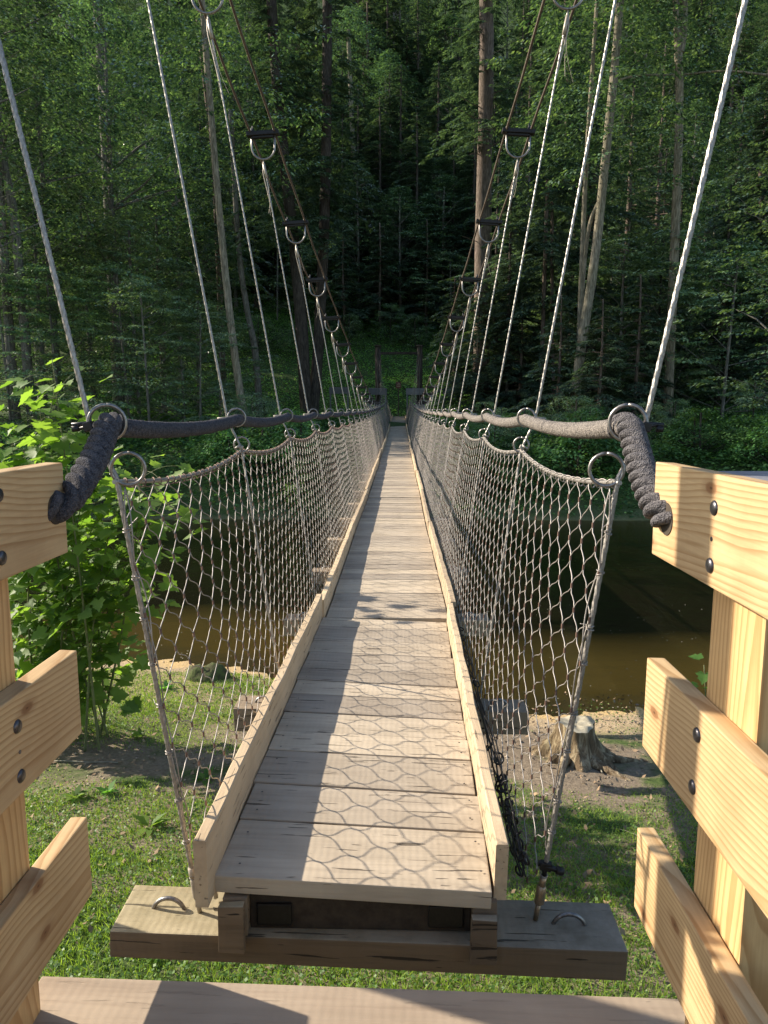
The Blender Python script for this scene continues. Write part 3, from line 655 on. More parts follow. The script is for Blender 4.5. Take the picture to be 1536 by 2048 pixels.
for root, face, s, px, py in ((RL, XL, -1, 40, 1504), (RR, XR, 1, 1423,1078)):
    d = at(px, py, 1); p = d*(face/d[0]); MB().tube([p+(-s*.001,0,0), p+(s*.004,0,0)], .005, 8).build('screw', BOLT, root)
# dark discs painted as the shaded holes where the rope enters
for root, face, s, px, py in ((RL, XL, -1, 112, 1018), (RR, XR, 1, 1333,1038)):
    d = at(px, py, 1); p = d*(face/d[0]); MB().tube([p+(-s*.0015,0,0), p+(s*.002,0,0)], .040, 24).build('rope_hole_shade', DARKB, root)

# ------------------------------------------------------------ far tower, far railings, sign
TY = 57.0; gz = float(H(CX, TY))
tw = empty('bridge_tower', (CX, TY, gz)); tag(tw, 'dark steel cable tower with a crossbar at the far end of the bridge', 'tower')
ztop = cable_z(TY)+.15; hw = cable_w(TY)
for s in (-1, 1):
    MB().tube([(CX+s*hw,TY,gz-.3),(CX+s*hw,TY,ztop)], .23, 10).tube([(CX+s*hw,TY,ztop),(CX+s*hw,TY,ztop+.12)], [.30,.26], 10).build('tower_post', BARK_D, tw)
    MB().tube([(CX+s*(hw+.05),TY+.1,ztop),(CX+s*(hw+1.2),TY+12,float(H(CX+s*3, TY+12)))], .02, 5).build('back_stay', RUST, tw)
    MB().tube([(CX-s*hw,TY,ztop-.7),(CX+s*hw,TY,gz+.9)], .022, 5).build('brace', BLACK, tw)
nt_ = empty('bridge_tower', (CX, 2.42, -3.4)); tag(nt_, 'tall cable tower at the near end, its two posts just outside the picture', 'tower')
for s in (-1, 1): MB().tube([(CX+s*1.74,2.40,-3.6),(CX+s*1.56,2.40,4.5)], .09, 16).build('tower_post', BARK_D, nt_)
MB().box((CX,TY,ztop-.5), (2*hw-.3,.12,.2), bev=.01).build('crossbar', BARK_D, tw)
MB().box((CX, 56.3, deck_z(55.2)-.12), (3.4,2.2,.2), bev=.01).build('landing', GREYW, tw)
for lab, px0, px1, py0, Yf in (('weathered grey board railing left of the far tower, farthest from the deck', 658, 698, 775, 56.0), ('weathered grey board railing between the far left tower post and the deck', 737, 774, 777, 55.4),
                         ('weathered grey board railing between the far right tower post and the deck', 812, 850, 777, 55.4), ('weathered grey board railing right of the far tower, farthest from the deck', 886, 922, 777, 56.0)):
    a, b2 = at(px0, py0, Yf), at(px1, py0, Yf); rt = empty('board_railing', ((a[0]+b2[0])/2, Yf, gz)); tag(rt, lab, 'railing', 'grey railings of the far landing')
    MB().box(((a[0]+b2[0])/2, Yf, a[2]-.24), (b2[0]-a[0], .05, .46), bev=.01).build('rail_board', GREYW, rt)
    MB().box(((a[0]+b2[0])/2, Yf+.14, a[2]+.01), (b2[0]-a[0], .28, .04), bev=.01).build('cap_board', GREYW, rt)
    for xx in (a[0]+.1, b2[0]-.1): MB().box((xx, Yf+.09, (a[2]+gz)/2-.2), (.12,.12,a[2]-gz+.3), bev=.01).build('railing_post', GREYW, rt)
p = at(797, 770, 59.5); sg = empty('trail_sign', (p[0], 59.5, float(H(p[0], 59.5)))); tag(sg, 'small reddish brown notice sign on a thin post beyond the far end of the bridge', 'sign')
MB().box((p[0], 59.5, p[2]), (.42,.03,.52), bev=.008).build('sign_board', mat_simple('red_brown_sign', (.20,.06,.04), .6), sg)
for q in range(3): MB().box((p[0], 59.48, p[2]+.14-q*.13), (.30,.008,.05)).build('printed_band', mat_simple('sign_print', (.45,.36,.26), .7), sg)
MB().box((p[0], 59.56, (p[2]-.2+float(H(p[0],59.5)))/2-.1), (.09,.07,p[2]+.2-float(H(p[0],59.5))), bev=.006).build('sign_post', BARK_B, sg)

# ------------------------------------------------------------ vegetation
def rot_frames(N, tilt, az=None):
    """N frames: direction d (horizontal-ish), side w, normal up-ish with random tilt"""
    az = rng.uniform(0, 2*math.pi, N) if az is None else az
    up = np.stack([rng.normal(0, tilt, N), rng.normal(0, tilt, N), np.ones(N)], 1); up /= np.linalg.norm(up, axis=1)[:,None]
    d = np.stack([np.cos(az), np.sin(az), np.zeros(N)], 1); d -= up*(d*up).sum(1)[:,None]; d /= np.linalg.norm(d, axis=1)[:,None]
    return d, np.cross(up, d), up
def leaf_quads(P, d, w, Ln, Wd, droop=0):
    """rhombus leaves"""
    Ln = np.asarray(Ln)[:,None]; Wd = np.asarray(Wd)[:,None]; up = np.cross(d, w)
    V = np.stack([P, P+d*Ln*.45+w*Wd*.5, P+d*Ln-up*Ln*droop, P+d*Ln*.45-w*Wd*.5], 1).reshape(-1,3)
    return V, np.arange(len(P)*4).reshape(-1,4)
def quad_mesh(name, V, F, mat):
    me = fastmesh(name, V, [F]); me.materials.append(mat); return me
def trunk_mb(path, r0, r1, n=10, wob=.0, mb=None):
    P = smooth(path, 2); mb = mb or MB(); t = np.linspace(0, 1, len(P)); r = r0*(1-t)+r1*t; r = r*(1+.35*np.exp(-t*len(path)*4)); r = r*(1+wob*rng.standard_normal(len(P)))
    return mb.tube(P, r, n, fuzz=.03)
def mesh_of(mb, name, mat):
    me = fastmesh(name, np.concatenate(mb.v), mb.f, mb.sm); me.materials.append(mat); return me

def hemlock(Hh, z0, Lmax, nb, seed, dead=True):
    rs = np.random.default_rng(seed); tm = trunk_mb([(0,0,-.6),(.05,0,Hh*.3),(-.08,.06,Hh*.6),(0,0,Hh)], .012*Hh+.05, .03)
    Ps, Ds = [], []
    for k in range(nb):
        t = (k+rs.random())/nb; z = z0+(Hh-z0)*t; L = (Lmax*(1-t)**.75+.5)*rs.uniform(.6,1.15); az = rs.uniform(0, 6.283)
        d = np.array([math.cos(az), math.sin(az)]); m = 9; s = np.linspace(0, 1, m); curve = rs.normal(0,.25)
        up0 = rs.uniform(-.1,.25); zz = z + L*(up0*s-.38*s**2)
        px = L*(s*d[0]-curve*s**2*d[1]); py = L*(s*d[1]+curve*s**2*d[0]); B = np.stack([px,py,zz],1)
        tm.tube(B[::2], np.linspace(.012+.008*L, .006, 5), 4, cap=False)
        # side twigs, flat spray
        nt_ = int(L*5.5)+4
        for q in range(nt_):
            ss = rs.uniform(.18, 1); base = np.array([np.interp(ss, s, B[:,c]) for c in range(3)]); a2 = az+2*curve*ss+rs.choice([-1,1])*rs.uniform(.5,1.15); l2 = (1.0*(1-ss)*.9+.35)*rs.uniform(.5,1.2)*min(1, L/3)
            nl = int(l2*16)+5; u = np.linspace(.05, 1, nl); tw = np.stack([base[0]+u*l2*math.cos(a2), base[1]+u*l2*math.sin(a2), base[2]-.30*l2*u**2+rs.normal(0,.01,nl)], 1)
            side = np.where(np.arange(nl)%2==0, 1, -1)*rs.uniform(.5,.95,nl); a3 = a2+side
            dd = np.stack([np.cos(a3), np.sin(a3), rs.normal(-.18,.12,nl)], 1); Ps.append(tw); Ds.append(dd)
    P = np.concatenate(Ps); D = np.concatenate(Ds); D /= np.linalg.norm(D, axis=1)[:,None]
    N = len(P); upv = np.stack([rs.normal(0,.25,N), rs.normal(0,.25,N), np.ones(N)],1); Wv = np.cross(upv, D); Wv /= np.linalg.norm(Wv, axis=1)[:,None]
    V, F = leaf_quads(P, D, Wv, rs.uniform(.15,.34,N), rs.uniform(.06,.125,N), .15)
    if dead:
        for _ in range(16):
            z = rs.uniform(.12*Hh, z0+3); az = rs.uniform(0,6.283); L = rs.uniform(.6,2.4); P = [(0,0,z)]
            for q in range(4): P.append((P[-1][0]+L/4*math.cos(az)+rs.normal(0,.06), P[-1][1]+L/4*math.sin(az)+rs.normal(0,.06), P[-1][2]+rs.normal(-.02,.10)))
            tm.tube(smooth(P,1), .012, 3, cap=False)
    return tm, (V, F)
def broadleaf(Hh, zc, rad, nspray, seed, leaf=.13, per=50, flat=1.0, trunk_r=None, limbs=9, lean=.3, spr=1.0):
    rs = np.random.default_rng(seed); r0 = trunk_r or .012*Hh+.04
    tm = trunk_mb([(0,0,-.6),(lean*.3,0,Hh*.3),(lean*.7,lean*.2,Hh*.6),(lean,0,Hh*.93)], r0, .04)
    C = []; 
    for k in range(nspray):
        t = rs.random()**.8; z = zc+(Hh-zc)*t; prof = math.sin(math.pi*min(1,.12+.88*t)**.8)**.6; a = rs.uniform(0,6.283); r = rad*prof*rs.uniform(.25,1)**.6*(1+.25*math.sin(3*a+seed)+.18*math.sin(5*z/Hh*6+a)); C.append((r*math.cos(a)+lean*t, r*math.sin(a), z-.12*r))
    C = np.array(C)
    for k in range(limbs+nspray//5):
        c = C[k % nspray]; zb = max(zc*.8, c[2]-np.hypot(c[0],c[1])*rs.uniform(.4,1)); m = (c*.55+np.array([0,0,zb])*.45)+rs.normal(0,.2,3); big = k < limbs
        tm.tube(smooth([(lean*zb/Hh,0,zb), m, c], 1), np.linspace(r0*.35 if big else .022, .012, 5) if False else (np.interp(np.arange(len(smooth([(0,0,0),(0,0,1),(0,0,2)],1))), [0,5],[r0*.32 if big else .02,.01])), 4, cap=False)
    Ps=[];Ds=[];Us=[]
    for c in C:
        R0 = rs.uniform(.45,1.15)*(.6+.05*Hh)*.75*spr; n = int(per*rs.uniform(.6,1.3)); out = math.atan2(c[1], c[0]); a = out+rs.normal(0,1.1,n); rr = R0*np.sqrt(rs.random(n))
        tilt = rs.normal(0,.16,2); P = np.stack([c[0]+rr*np.cos(a), c[1]+rr*np.sin(a), c[2]-.13*rr+rs.normal(0,.05/flat,n)], 1); P[:,2] += (P[:,0]-c[0])*tilt[0]+(P[:,1]-c[1])*tilt[1]
        Ps.append(P); a2 = a+rs.normal(0,.7,n); Ds.append(np.stack([np.cos(a2), np.sin(a2), rs.normal(-.25,.25,n)],1)); Us.append(np.stack([rs.normal(0,.22,n), rs.normal(0,.22,n), np.ones(n)],1))
    P = np.concatenate(Ps); D = np.concatenate(Ds); U = np.concatenate(Us); D /= np.linalg.norm(D,axis=1)[:,None]; Wv = np.cross(U,D); Wv /= np.linalg.norm(Wv,axis=1)[:,None]; N=len(P)
    V, F = leaf_quads(P, D, Wv, leaf*rs.uniform(.7,1.3,N), leaf*.62*rs.uniform(.7,1.2,N), .12)
    return tm, (V, F)
kinds = {}
def reg(key, res, bark, leafm):
    tm, (V, F) = res; kinds[key] = (mesh_of(tm, key+'_trunk', bark), quad_mesh(key+'_crown', V, F, leafm))
reg('hemlock_tall', hemlock(27, 5.5, 4.6, 125, 1), BARK_B, LEAF_H)
reg('hemlock_wide', hemlock(20, 2.0, 5.2, 115, 2), BARK_D, LEAF_H)
reg('hemlock_young', hemlock(9, .6, 2.9, 70, 3, False), BARK_B, LEAF_H)
reg('maple_tall', broadleaf(25, 9, 5.2, 330, 4, .25, 34), BARK_G, LEAF_B)
reg('beech', broadleaf(18, 3.5, 4.6, 270, 5, .22, 38, 1.6), BARK_G, LEAF_B)
reg('understory_beech', broadleaf(9, 1.0, 3.7, 74, 6, .165, 135, 2.2, .09, spr=1.55), BARK_G, LEAF_U)
reg('shrub', broadleaf(3.2, .2, 1.7, 80, 7, .11, 60, .8, .05, 5, .1), BARK_D, LEAF_U)
reg('bush_small', broadleaf(1.9, .1, 1.3, 46, 8, .13, 55, .6, .03, 4, .1), BARK_D, LEAF_D)
NICE = {'hemlock_tall': ('hemlock_tree', 'tree'), 'hemlock_wide': ('hemlock_tree', 'tree'), 'hemlock_young': ('young_hemlock', 'tree'), 'maple_tall': ('maple_tree', 'tree'), 'beech': ('beech_tree', 'tree'),
        'understory_beech': ('understory_tree', 'tree'), 'shrub': ('shrub', 'shrub'), 'bush_small': ('shrub', 'shrub')}
def plant(key, x, y, sc=1, label='', group=None, rz=None, sz=1, dz=0, crown_only=False, trunk=None):
    t = empty(NICE[key][0], (x, y, float(H(x, y))-.1+dz), rnd.uniform(0, 6.28) if rz is None else rz); t.scale = (sc, sc, sc*sz)
    tag(t, label, NICE[key][1], group)
    for nm, me in zip(('trunk', 'crown'), kinds[key]):
        o = bpy.data.objects.new(nm, me); link(o); o.parent = t
    return t

# trees whose trunks can be told apart in the photograph: (pixels bottom to top), distance, width px, bark, crown kind, label
TR = [
 ([(60,790),(40,560),(28,420),(0,300),(-8,120)], 37, 20, BARK_G, 'maple_tall', 'pale grey leaning trunk at the far left edge above the leafy sapling'),
 ([(236,760),(222,480),(210,250),(203,100),(190,-40)], 52, 24, BARK_G, 'maple_tall', 'forked grey tree high on the left with a dark limb reaching up to the left'),
 ([(490,850),(466,690),(452,560),(436,400),(420,200)], 36, 17, BARK_P, 'maple_tall', 'slender pale trunk leaning left, between the second and third hanger cables on the left'),
 ([(512,700),(497,640),(478,520),(470,380)], 50, 14, BARK_G, 'maple_tall', 'thin grey trunk just right of the slender pale leaning one'),
 ([(612,815),(600,600),(582,430),(566,300),(548,100),(540,-60)], 50, 26, BARK_D, 'hemlock_tall', 'dark left trunk of the twin trees standing left of the bridge end'),
 ([(628,815),(640,640),(650,420),(654,200),(655,-60)], 50.6, 24, BARK_D, 'hemlock_tall', 'dark right trunk of the twin trees standing left of the bridge end'),
 ([(724,560),(719,440),(706,300),(700,150)], 93, 11, BARK_P, 'maple_tall', 'thin white speckled birch left of centre, half hidden in hemlock boughs'),
 ([(968,820),(966,560),(968,340),(974,150),(972,-60)], 54, 34, BARK_B, 'hemlock_tall', 'thick reddish brown hemlock trunk right of centre with dead side limbs'),
 ([(1138,850),(1160,700),(1188,540),(1208,350),(1228,150),(1245,-50)], 40, 20, BARK_P, 'maple_tall', 'tall pale mottled trunk leaning right, behind the second hanger cable on the right'),
 ([(1168,420),(1174,300),(1182,180),(1190,60)], 41, 10, BARK_P, 'maple_tall', 'thin pale fork beside the tall mottled leaning trunk'),
 ([(1338,760),(1346,560),(1354,380),(1360,200),(1356,90),(1350,-60)], 42, 19, BARK_P, 'maple_tall', 'straight yellowish trunk on the right, forked near the top'),
 ([(1172,800),(1180,640),(1184,480)], 52, 28, BARK_D, 'hemlock_wide', 'dark broad trunk in the shade right of the pale leaning tree'),
 ([(1082,820),(1086,640),(1090,520)], 49, 10, BARK_B, 'hemlock_wide', 'thin dark trunk left of the pale leaning tree on the right'),
 ([(1108,820),(1104,660),(1104,560)], 50, 9, BARK_B, 'hemlock_wide', 'thin brown trunk beside the dark one, right of the bridge end'),
 ([(430,330),(418,230),(405,120)], 56, 12, BARK_B, 'hemlock_tall', 'thin brown trunk high on the left, behind the third hanger cable'),
 ([(1532,720),(1530,640),(1526,500)], 50, 14, BARK_B, 'hemlock_wide', 'dark trunk cut by the right edge of the picture'),
 ([(60,300),(66,200),(70,60)], 60, 12, BARK_G, 'maple_tall', 'thin grey trunk high at the upper left'),
]
for pts, Yt, wpx, bark, kk, lab in TR:
    P = [at(px, py, Yt) for px, py in pts]; b0 = P[0].copy(); g = float(H(b0[0], Yt))
    P = [p for p in P if p[2] > g+.5]; b0 = P[0].copy()
    if b0[2] > g: P.insert(0, np.array([b0[0]+(b0[0]-P[1][0])*.4, Yt, g-.3])); b0 = P[0]
    else: P.insert(0, np.array([b0[0], Yt, g-.3]))
    top = P[-1]; ext = top+(top-P[-2])/np.linalg.norm(top-P[-2])*5; P.append(ext)
    t = empty({'hemlock_tall':'hemlock_tree','hemlock_wide':'hemlock_tree'}.get(kk, 'maple_tree'), (float(P[0][0]), Yt, g)); tag(t, lab, 'tree')
    r = wpx*Yt/FPX/2; mb = trunk_mb(P, r*1.02, r*.62, 12)
    if kk == 'hemlock_tall' and wpx > 30:
        for _ in range(26):
            q = rnd.uniform(.15,.97); i0 = q*(len(P)-1); a = P[int(i0)]+(P[min(len(P)-1,int(i0)+1)]-P[int(i0)])*(i0-int(i0)); sd = rnd.choice([-1,1]); L = rnd.uniform(.5,3); up = rnd.uniform(-.1,.7)
            mb.tube(smooth([a, a+np.array([sd*L*.4, -.3, L*up*.2]), a+np.array([sd*L, -.6, L*up])], 2), np.linspace(.05,.012,len(smooth([a,a,a],2))), 5)
    if 'forked grey' in lab:
        a = P[4]; mb.tube(smooth([at(208,170,52), at(180,110,51), at(140,60,50), at(100,-10,49)], 2), .17, 8); mb.tube(smooth([at(150,75,50), at(120,70,49), at(80,60,48)], 2), .06, 6)
    if 'forked near' in lab: mb.tube(smooth([at(1360,105,42), at(1368,70,42), at(1368,-30,42)], 2), .2, 8); mb.tube(smooth([at(1356,150,42), at(1250,150,41), at(1195,190,40.5)], 2), .06, 6); mb.tube(smooth([at(1360,150,42), at(1450,140,41), at(1536,150,40)], 2), .055, 6)
    if 'tall pale mottled' in lab: mb.tube(smooth([at(1200,400,40), at(1180,440,40.3), at(1168,520,41), at(1160,700,41)], 2), .11, 7)
    mb.build('trunk', bark, t)
    me = kinds[kk][1]; o = bpy.data.objects.new('crown', me); link(o); o.parent = t
    dz = {'maple_tall': 3, 'hemlock_tall': 6, 'hemlock_wide': 5}[kk]+(7 if wpx > 30 else 0)
    o.location = (float(top[0]-P[0][0])*.8, 0, dz); o.rotation_euler = (0,0,rnd.uniform(0,6.28)); s_ = 1.05; o.scale = (s_*.8,s_*.8,s_)

# the mass of the forest behind
taken = [(t0[0][0][0]) for t0 in TR]
def ok(x, y, mind, pts): return all((x-a)**2+(y-b)**2 > mind**2 for a, b in pts)
placed = []
bglab = {'hemlock_tall': ('tall dark hemlock in the mass of forest on the far hillside', 'tall hemlocks on the far hillside'), 'hemlock_wide': ('broad drooping hemlock in the mass of forest on the far hillside', 'broad hemlocks on the far hillside'),
         'maple_tall': ('tall broadleaf tree with a high crown on the far hillside', 'tall broadleaf trees on the far hillside'), 'beech': ('rounded green broadleaf tree in the middle of the hillside forest', 'rounded broadleaf trees on the far hillside'),
         'understory_beech': ('low tree with flat layered leaves under the tall trees across the river', 'low layered trees across the river'), 'hemlock_young': ('young feathery hemlock across the river', 'young hemlocks across the river'),
         'shrub': ('leafy green shrub growing on the far bank', 'shrubs on the far bank'), 'bush_small': ('low dark leafy bush along the far waterline', 'low bushes along the far waterline')}
def bgplant(k, x, y, s=1, sz=1): plant(k, x, y, s, bglab[k][0], bglab[k][1], sz=sz)
for _ in range(4000):
    if len(placed) > 185: break
    y = 64+84*rnd.random()**1.1; x = rnd.uniform(-.60, .60)*y
    if not ok(x, y, 3.6+.02*y, placed) or (y < 81 and -.30 < x/y < .22): continue
    placed.append((x, y)); k = rnd.choice(['hemlock_tall','hemlock_wide','hemlock_wide','hemlock_wide','beech','beech'] if x > -20 else ['maple_tall','beech','beech','beech','hemlock_wide'])
    bgplant(k, x, y, rnd.uniform(.8,1.15))
# nearer trees flanking the landing, leaving the green clearing behind the tower open
for k, px, Yt, s in [('beech',800,80,.8),('hemlock_young',760,78,1.2),('hemlock_young',850,79,1.3),('beech',880,82,.9),('beech',720,82,.9),('hemlock_young',690,77,1.1),('understory_beech',820,83,1.3),('understory_beech',745,84,1.4),('understory_beech',640,80,1.1),('understory_beech',560,80,1.2),('understory_beech',900,78,1.0),('shrub',700,74,1),('shrub',830,75,1.1),('shrub',600,73,1.1),('shrub',520,74,1.2),('shrub',780,76,1.2),('hemlock_wide',730,118,1.2),('hemlock_wide',775,124,1.2),('hemlock_wide',830,116,1.2),('hemlock_wide',880,122,1.2),('beech',800,134,1.3),('hemlock_wide',850,140,1.2),('hemlock_wide',750,142,1.2),('hemlock_wide',900,84,1.0),('hemlock_wide',760,85,1.1),('hemlock_wide',830,83,1.1),('hemlock_wide',690,84,1),('hemlock_wide',800,90,1.2),('hemlock_wide',720,88,1.1),('hemlock_wide',870,90,1.2),('beech',600,84,1),('hemlock_wide',520,84,1.1),('hemlock_wide',1010,52,.85),('hemlock_wide',985,66,1),('hemlock_wide',640,90,1),('hemlock_wide',730,98,1.1),('hemlock_wide',1080,62,1),('hemlock_young',1035,50,.95),('hemlock_young',905,66,1.1),
                     ('hemlock_wide',1130,55,.85),('hemlock_tall',1230,58,1),('hemlock_wide',1330,60,.9),('hemlock_wide',1450,56,.95),('hemlock_tall',1500,48,.95),('beech',1400,66,1),('hemlock_wide',1560,44,.8),
                     ('hemlock_wide',560,86,1),('beech',480,84,1),('beech',330,52,.95),('beech',190,48,.9),('maple_tall',120,44,.9),('maple_tall',-20,42,.9),('beech',60,54,1),('beech',260,64,1.1)]:
    x = (px-800)/1430*Yt; bgplant(k, x, Yt, s)
for k, px, Yt, s in [('understory_beech',120,37,.95),('understory_beech',260,38,1.0),('understory_beech',20,36,.9),('understory_beech',370,41,.9),('understory_beech',330,50,1.2),('understory_beech',440,46,.8),
                     ('understory_beech',-60,40,1.1),('understory_beech',300,35,.85),('understory_beech',400,36,.75),('understory_beech',280,43,1.35),('beech',90,42,.75),('beech',400,50,.8),('hemlock_young',1190,38,.8),('hemlock_young',1110,41,.8),('hemlock_young',1260,40,.95),('hemlock_wide',1300,48,.6),('hemlock_wide',1420,46,.7),('understory_beech',1230,44,1.25),('understory_beech',1430,41,1.1),('understory_beech',1330,44,1.3),('hemlock_wide',1010,50,.55),('hemlock_young',950,52,1.1),('hemlock_wide',940,82,1.1),('understory_beech',90,48,1.3),('understory_beech',1270,50,1.15),('understory_beech',1200,56,1.3),('understory_beech',1360,56,1.1),
                     ('understory_beech',1500,46,1.05),('understory_beech',1100,58,1.1),('hemlock_young',1160,52,1.0),('hemlock_young',1010,54,.8),('hemlock_young',1420,50,1.0),('hemlock_young',1300,46,.7)]:
    x = (px-800)/1430*Yt; bgplant(k, x, Yt, s)
# trees upstream and downstream of the view on the far bank (they shade the far deck)
for k, x, y, s in [('maple_tall',-20,37,.95),('maple_tall',-18.5,31,.85),('maple_tall',-33,47,1),('beech',-38,39,1),('hemlock_wide',-46,36,1.1),('maple_tall',-30,60,1.1),('maple_tall',-18,46,1),('beech',-44,52,1.2)]:
    bgplant(k, x, y, s)
# bushes along the far waterline
for _ in range(34):
    x = rnd.uniform(-19, 19); 
    if abs(x-CX) < 1.6: continue
    bgplant('bush_small', x, 27.6+rnd.random()*4+.8*math.sin(x*.13), rnd.uniform(.7,1.25))
for _ in range(20):
    x = rnd.choice([-1,1])*rnd.uniform(2.5, 21); bgplant('shrub', x, 31+rnd.random()*9, rnd.uniform(.45,.85))
plant('beech', 16.2, 30, .78, 'bright green branches reaching in at the right edge above the river', rz=2)
# near-bank trees left of the picture that dapple the grass
plant('shrub', -9.5, 5.0, 1, 'shrub on the near bank left of the picture')
plant('shrub', -9.0, 8.0, .9, 'shrub at the water edge beyond the left side of the picture')

# ground cover of the far bank and the clearing
def cover(name, n, x0, x1, y0, y1, size, mat, label, hmax=.35, mask=None, wfun=None):
    x = rng.uniform(0, 1, n); y = rng.uniform(0, 1, n)**.8*(y1-y0)+y0; w = (wfun(y) if wfun else np.ones(n)); x = (x0+(x1-x0)*x)*w
    keep = np.ones(n, bool) if mask is None else mask(x, y); x, y = x[keep], y[keep]; m = len(x)
    hump = np.clip(sn(x, y, .9, 3)*.5+sn(x, y, 2.3, 1)*.35+.5, 0, 1.5); z = H(x, y)+hump*hmax*rng.random(m)**.6+.03
    d, w_, u = rot_frames(m, .38); L = size*rng.uniform(.55, 1.4, m); V, F = leaf_quads(np.stack([x,y,z],1), d, w_, L, L*.7, .1)
    o = link(bpy.data.objects.new(name, quad_mesh(name, V, F, mat))); tag(o, label, 'ground cover', kind='stuff'); return o
cover('bank_undergrowth', 150000, -22, 22, 26.4, 48, .15, LEAF_D, 'dark leafy undergrowth covering the far river bank', .75, lambda x, y: (np.abs(x-CX) > .9) & (sn(x, y, .45, 6)+.7*rng.random(len(x)) > -.45))
cover('clearing_undergrowth', 170000, -1, 1, 46, 92, .16, LEAF_L, 'bright green ground cover of the clearing and slope behind the far tower', .35, lambda x, y: ((np.abs(x-CX) > 2.4)|(y > 61)) & (sn(x, y, .25, 9)+.9*rng.random(len(x)) > -.4), lambda y: .42*y)

# ------------------------------------------------------------ near bank: grass, weeds, stones, stump, stick
def gmask(x, y):
    b = sn(x, y, .75, 2.2)*.6+sn(x, y, 2.1, 5)*.35+sn(x, y, 5.2, 1)*.25
    e1 = np.maximum(np.exp(-(((x+2.5)/1.5)**2+((y-7.2)/.7)**2)*1.1), np.exp(-(((x+1.2)/1.3)**2+((y-8.2)/.5)**2)*1.1)); e2 = np.exp(-(((x-1.8)/1.7)**2+((y-7.6)/1.0)**2)*1.1)
    dens = .78+.48*b - 1.2*np.maximum(e1, e2) + .35*(y < 5.2)
    dens = dens*(1-np.clip((y-(shore(x)-np.where(x < -.6, .28, .95)))/.3, 0, 1))
    return dens
n = 420000; x = rng.uniform(-5.4, 5.8, n); y = 2.2+rng.random(n)**.85*8.6; k = gmask(x, y) > rng.random(n)*1.05; x, y = x[k], y[k]; m = len(x)
z = H(x, y)-.005; hgt = (.020+.036*rng.random(m)**2)*(.6+.6*np.clip(gmask(x, y), 0, 1.3)); hgt += .05*np.clip(sn(x, y, 1.9, 7), 0, 1)**3*rng.random(m)
a = rng.uniform(0, 6.28, m); wd = rng.uniform(.003,.006,m); ln = rng.normal(0,.5,(m,2))*hgt[:,None]
V = np.stack([np.stack([x-wd*np.cos(a), y-wd*np.sin(a), z],1), np.stack([x+wd*np.cos(a), y+wd*np.sin(a), z],1), np.stack([x+ln[:,0], y+ln[:,1], z+hgt],1)],1).reshape(-1,3)
me = fastmesh('grass', V, [np.arange(m*3).reshape(-1,3)]); me.materials.append(GRASS); tag(link(bpy.data.objects.new('grass', me)), 'short patchy green grass of the near bank below the bridge', 'grass', kind='stuff')
n = 120000; x = rng.uniform(-5.4, 5.8, n); y = 2.4+rng.random(n)*8.4; k = (gmask(x, y)-.25+.5*sn(x, y, 1.6, 8) > rng.random(n)); x, y = x[k], y[k]; m = len(x)
d, w_, u = rot_frames(m, .4); L = rng.uniform(.012,.03,m); V, F = leaf_quads(np.stack([x,y,H(x,y)+rng.uniform(.015,.055,m)],1), d, w_, L, L*.9, .1)
tag(link(bpy.data.objects.new('clover', quad_mesh('clover', V, F, LEAF_C))), 'small round clover leaves mixed through the grass of the near bank', 'clover', kind='stuff')
# dead leaves, crumbs of bark, pebbles
n = 3200; x = rng.uniform(-5, 5.5, n); y = 4+rng.random(n)*6.2; d, w_, u = rot_frames(n, .5); L = rng.uniform(.015,.075,n); V, F = leaf_quads(np.stack([x,y,H(x,y)+.02],1), d, w_, L, L*.6, -.2)
tag(link(bpy.data.objects.new('dead_leaves', quad_mesh('dead_leaves', V, F, mat_simple('dead_leaf', (.33,.23,.14), .9, 0, 3, .6)))), 'brown dead leaves scattered on the bare soil of the near bank', 'leaves', kind='stuff')
mb = MB()
for _ in range(170):
    x0, y0, a0, L0 = rnd.uniform(-4.5, 5.2), rnd.uniform(4.5, 9.2), rnd.uniform(0, 6.28), rnd.uniform(.05,.32)
    mb.tube([(x0+L0*q*math.cos(a0+.5*q), y0+L0*q*math.sin(a0+.5*q), float(H(x0+L0*q*math.cos(a0), y0+L0*q*math.sin(a0)))+.014) for q in (0,.33,.66,1)], rnd.uniform(.0015,.004), 4)
tag(mb.build('twigs', TWIG), 'thin dead twigs littering the soil of the near bank', 'twigs', kind='stuff')
mb = MB(); n = 1400
for _ in range(n):
    x0 = rnd.uniform(-4, 5.5); y0 = rnd.choice([float(shore(x0))-.55+rnd.gauss(0,.22), rnd.uniform(6,8.6)]); r = rnd.uniform(.006,.022)
    q = np.array([(1,0,0),(0,1,0),(-1,0,0),(0,-1,0),(0,0,.7),(0,0,-.7)])*r*np.array([rnd.uniform(.7,1.4),rnd.uniform(.7,1.3),1])+np.array([x0,y0,float(H(x0,y0))+.003])
    mb.add(q, [[0,1,4],[1,2,4],[2,3,4],[3,0,4],[1,0,5],[2,1,5],[3,2,5],[0,3,5]], True)
tag(mb.build('pebbles', mat_simple('pebble', (.34,.27,.19), .85, 0, 2, .5)), 'small pebbles and crumbs on the sandy strip at the water', 'pebbles', kind='stuff')
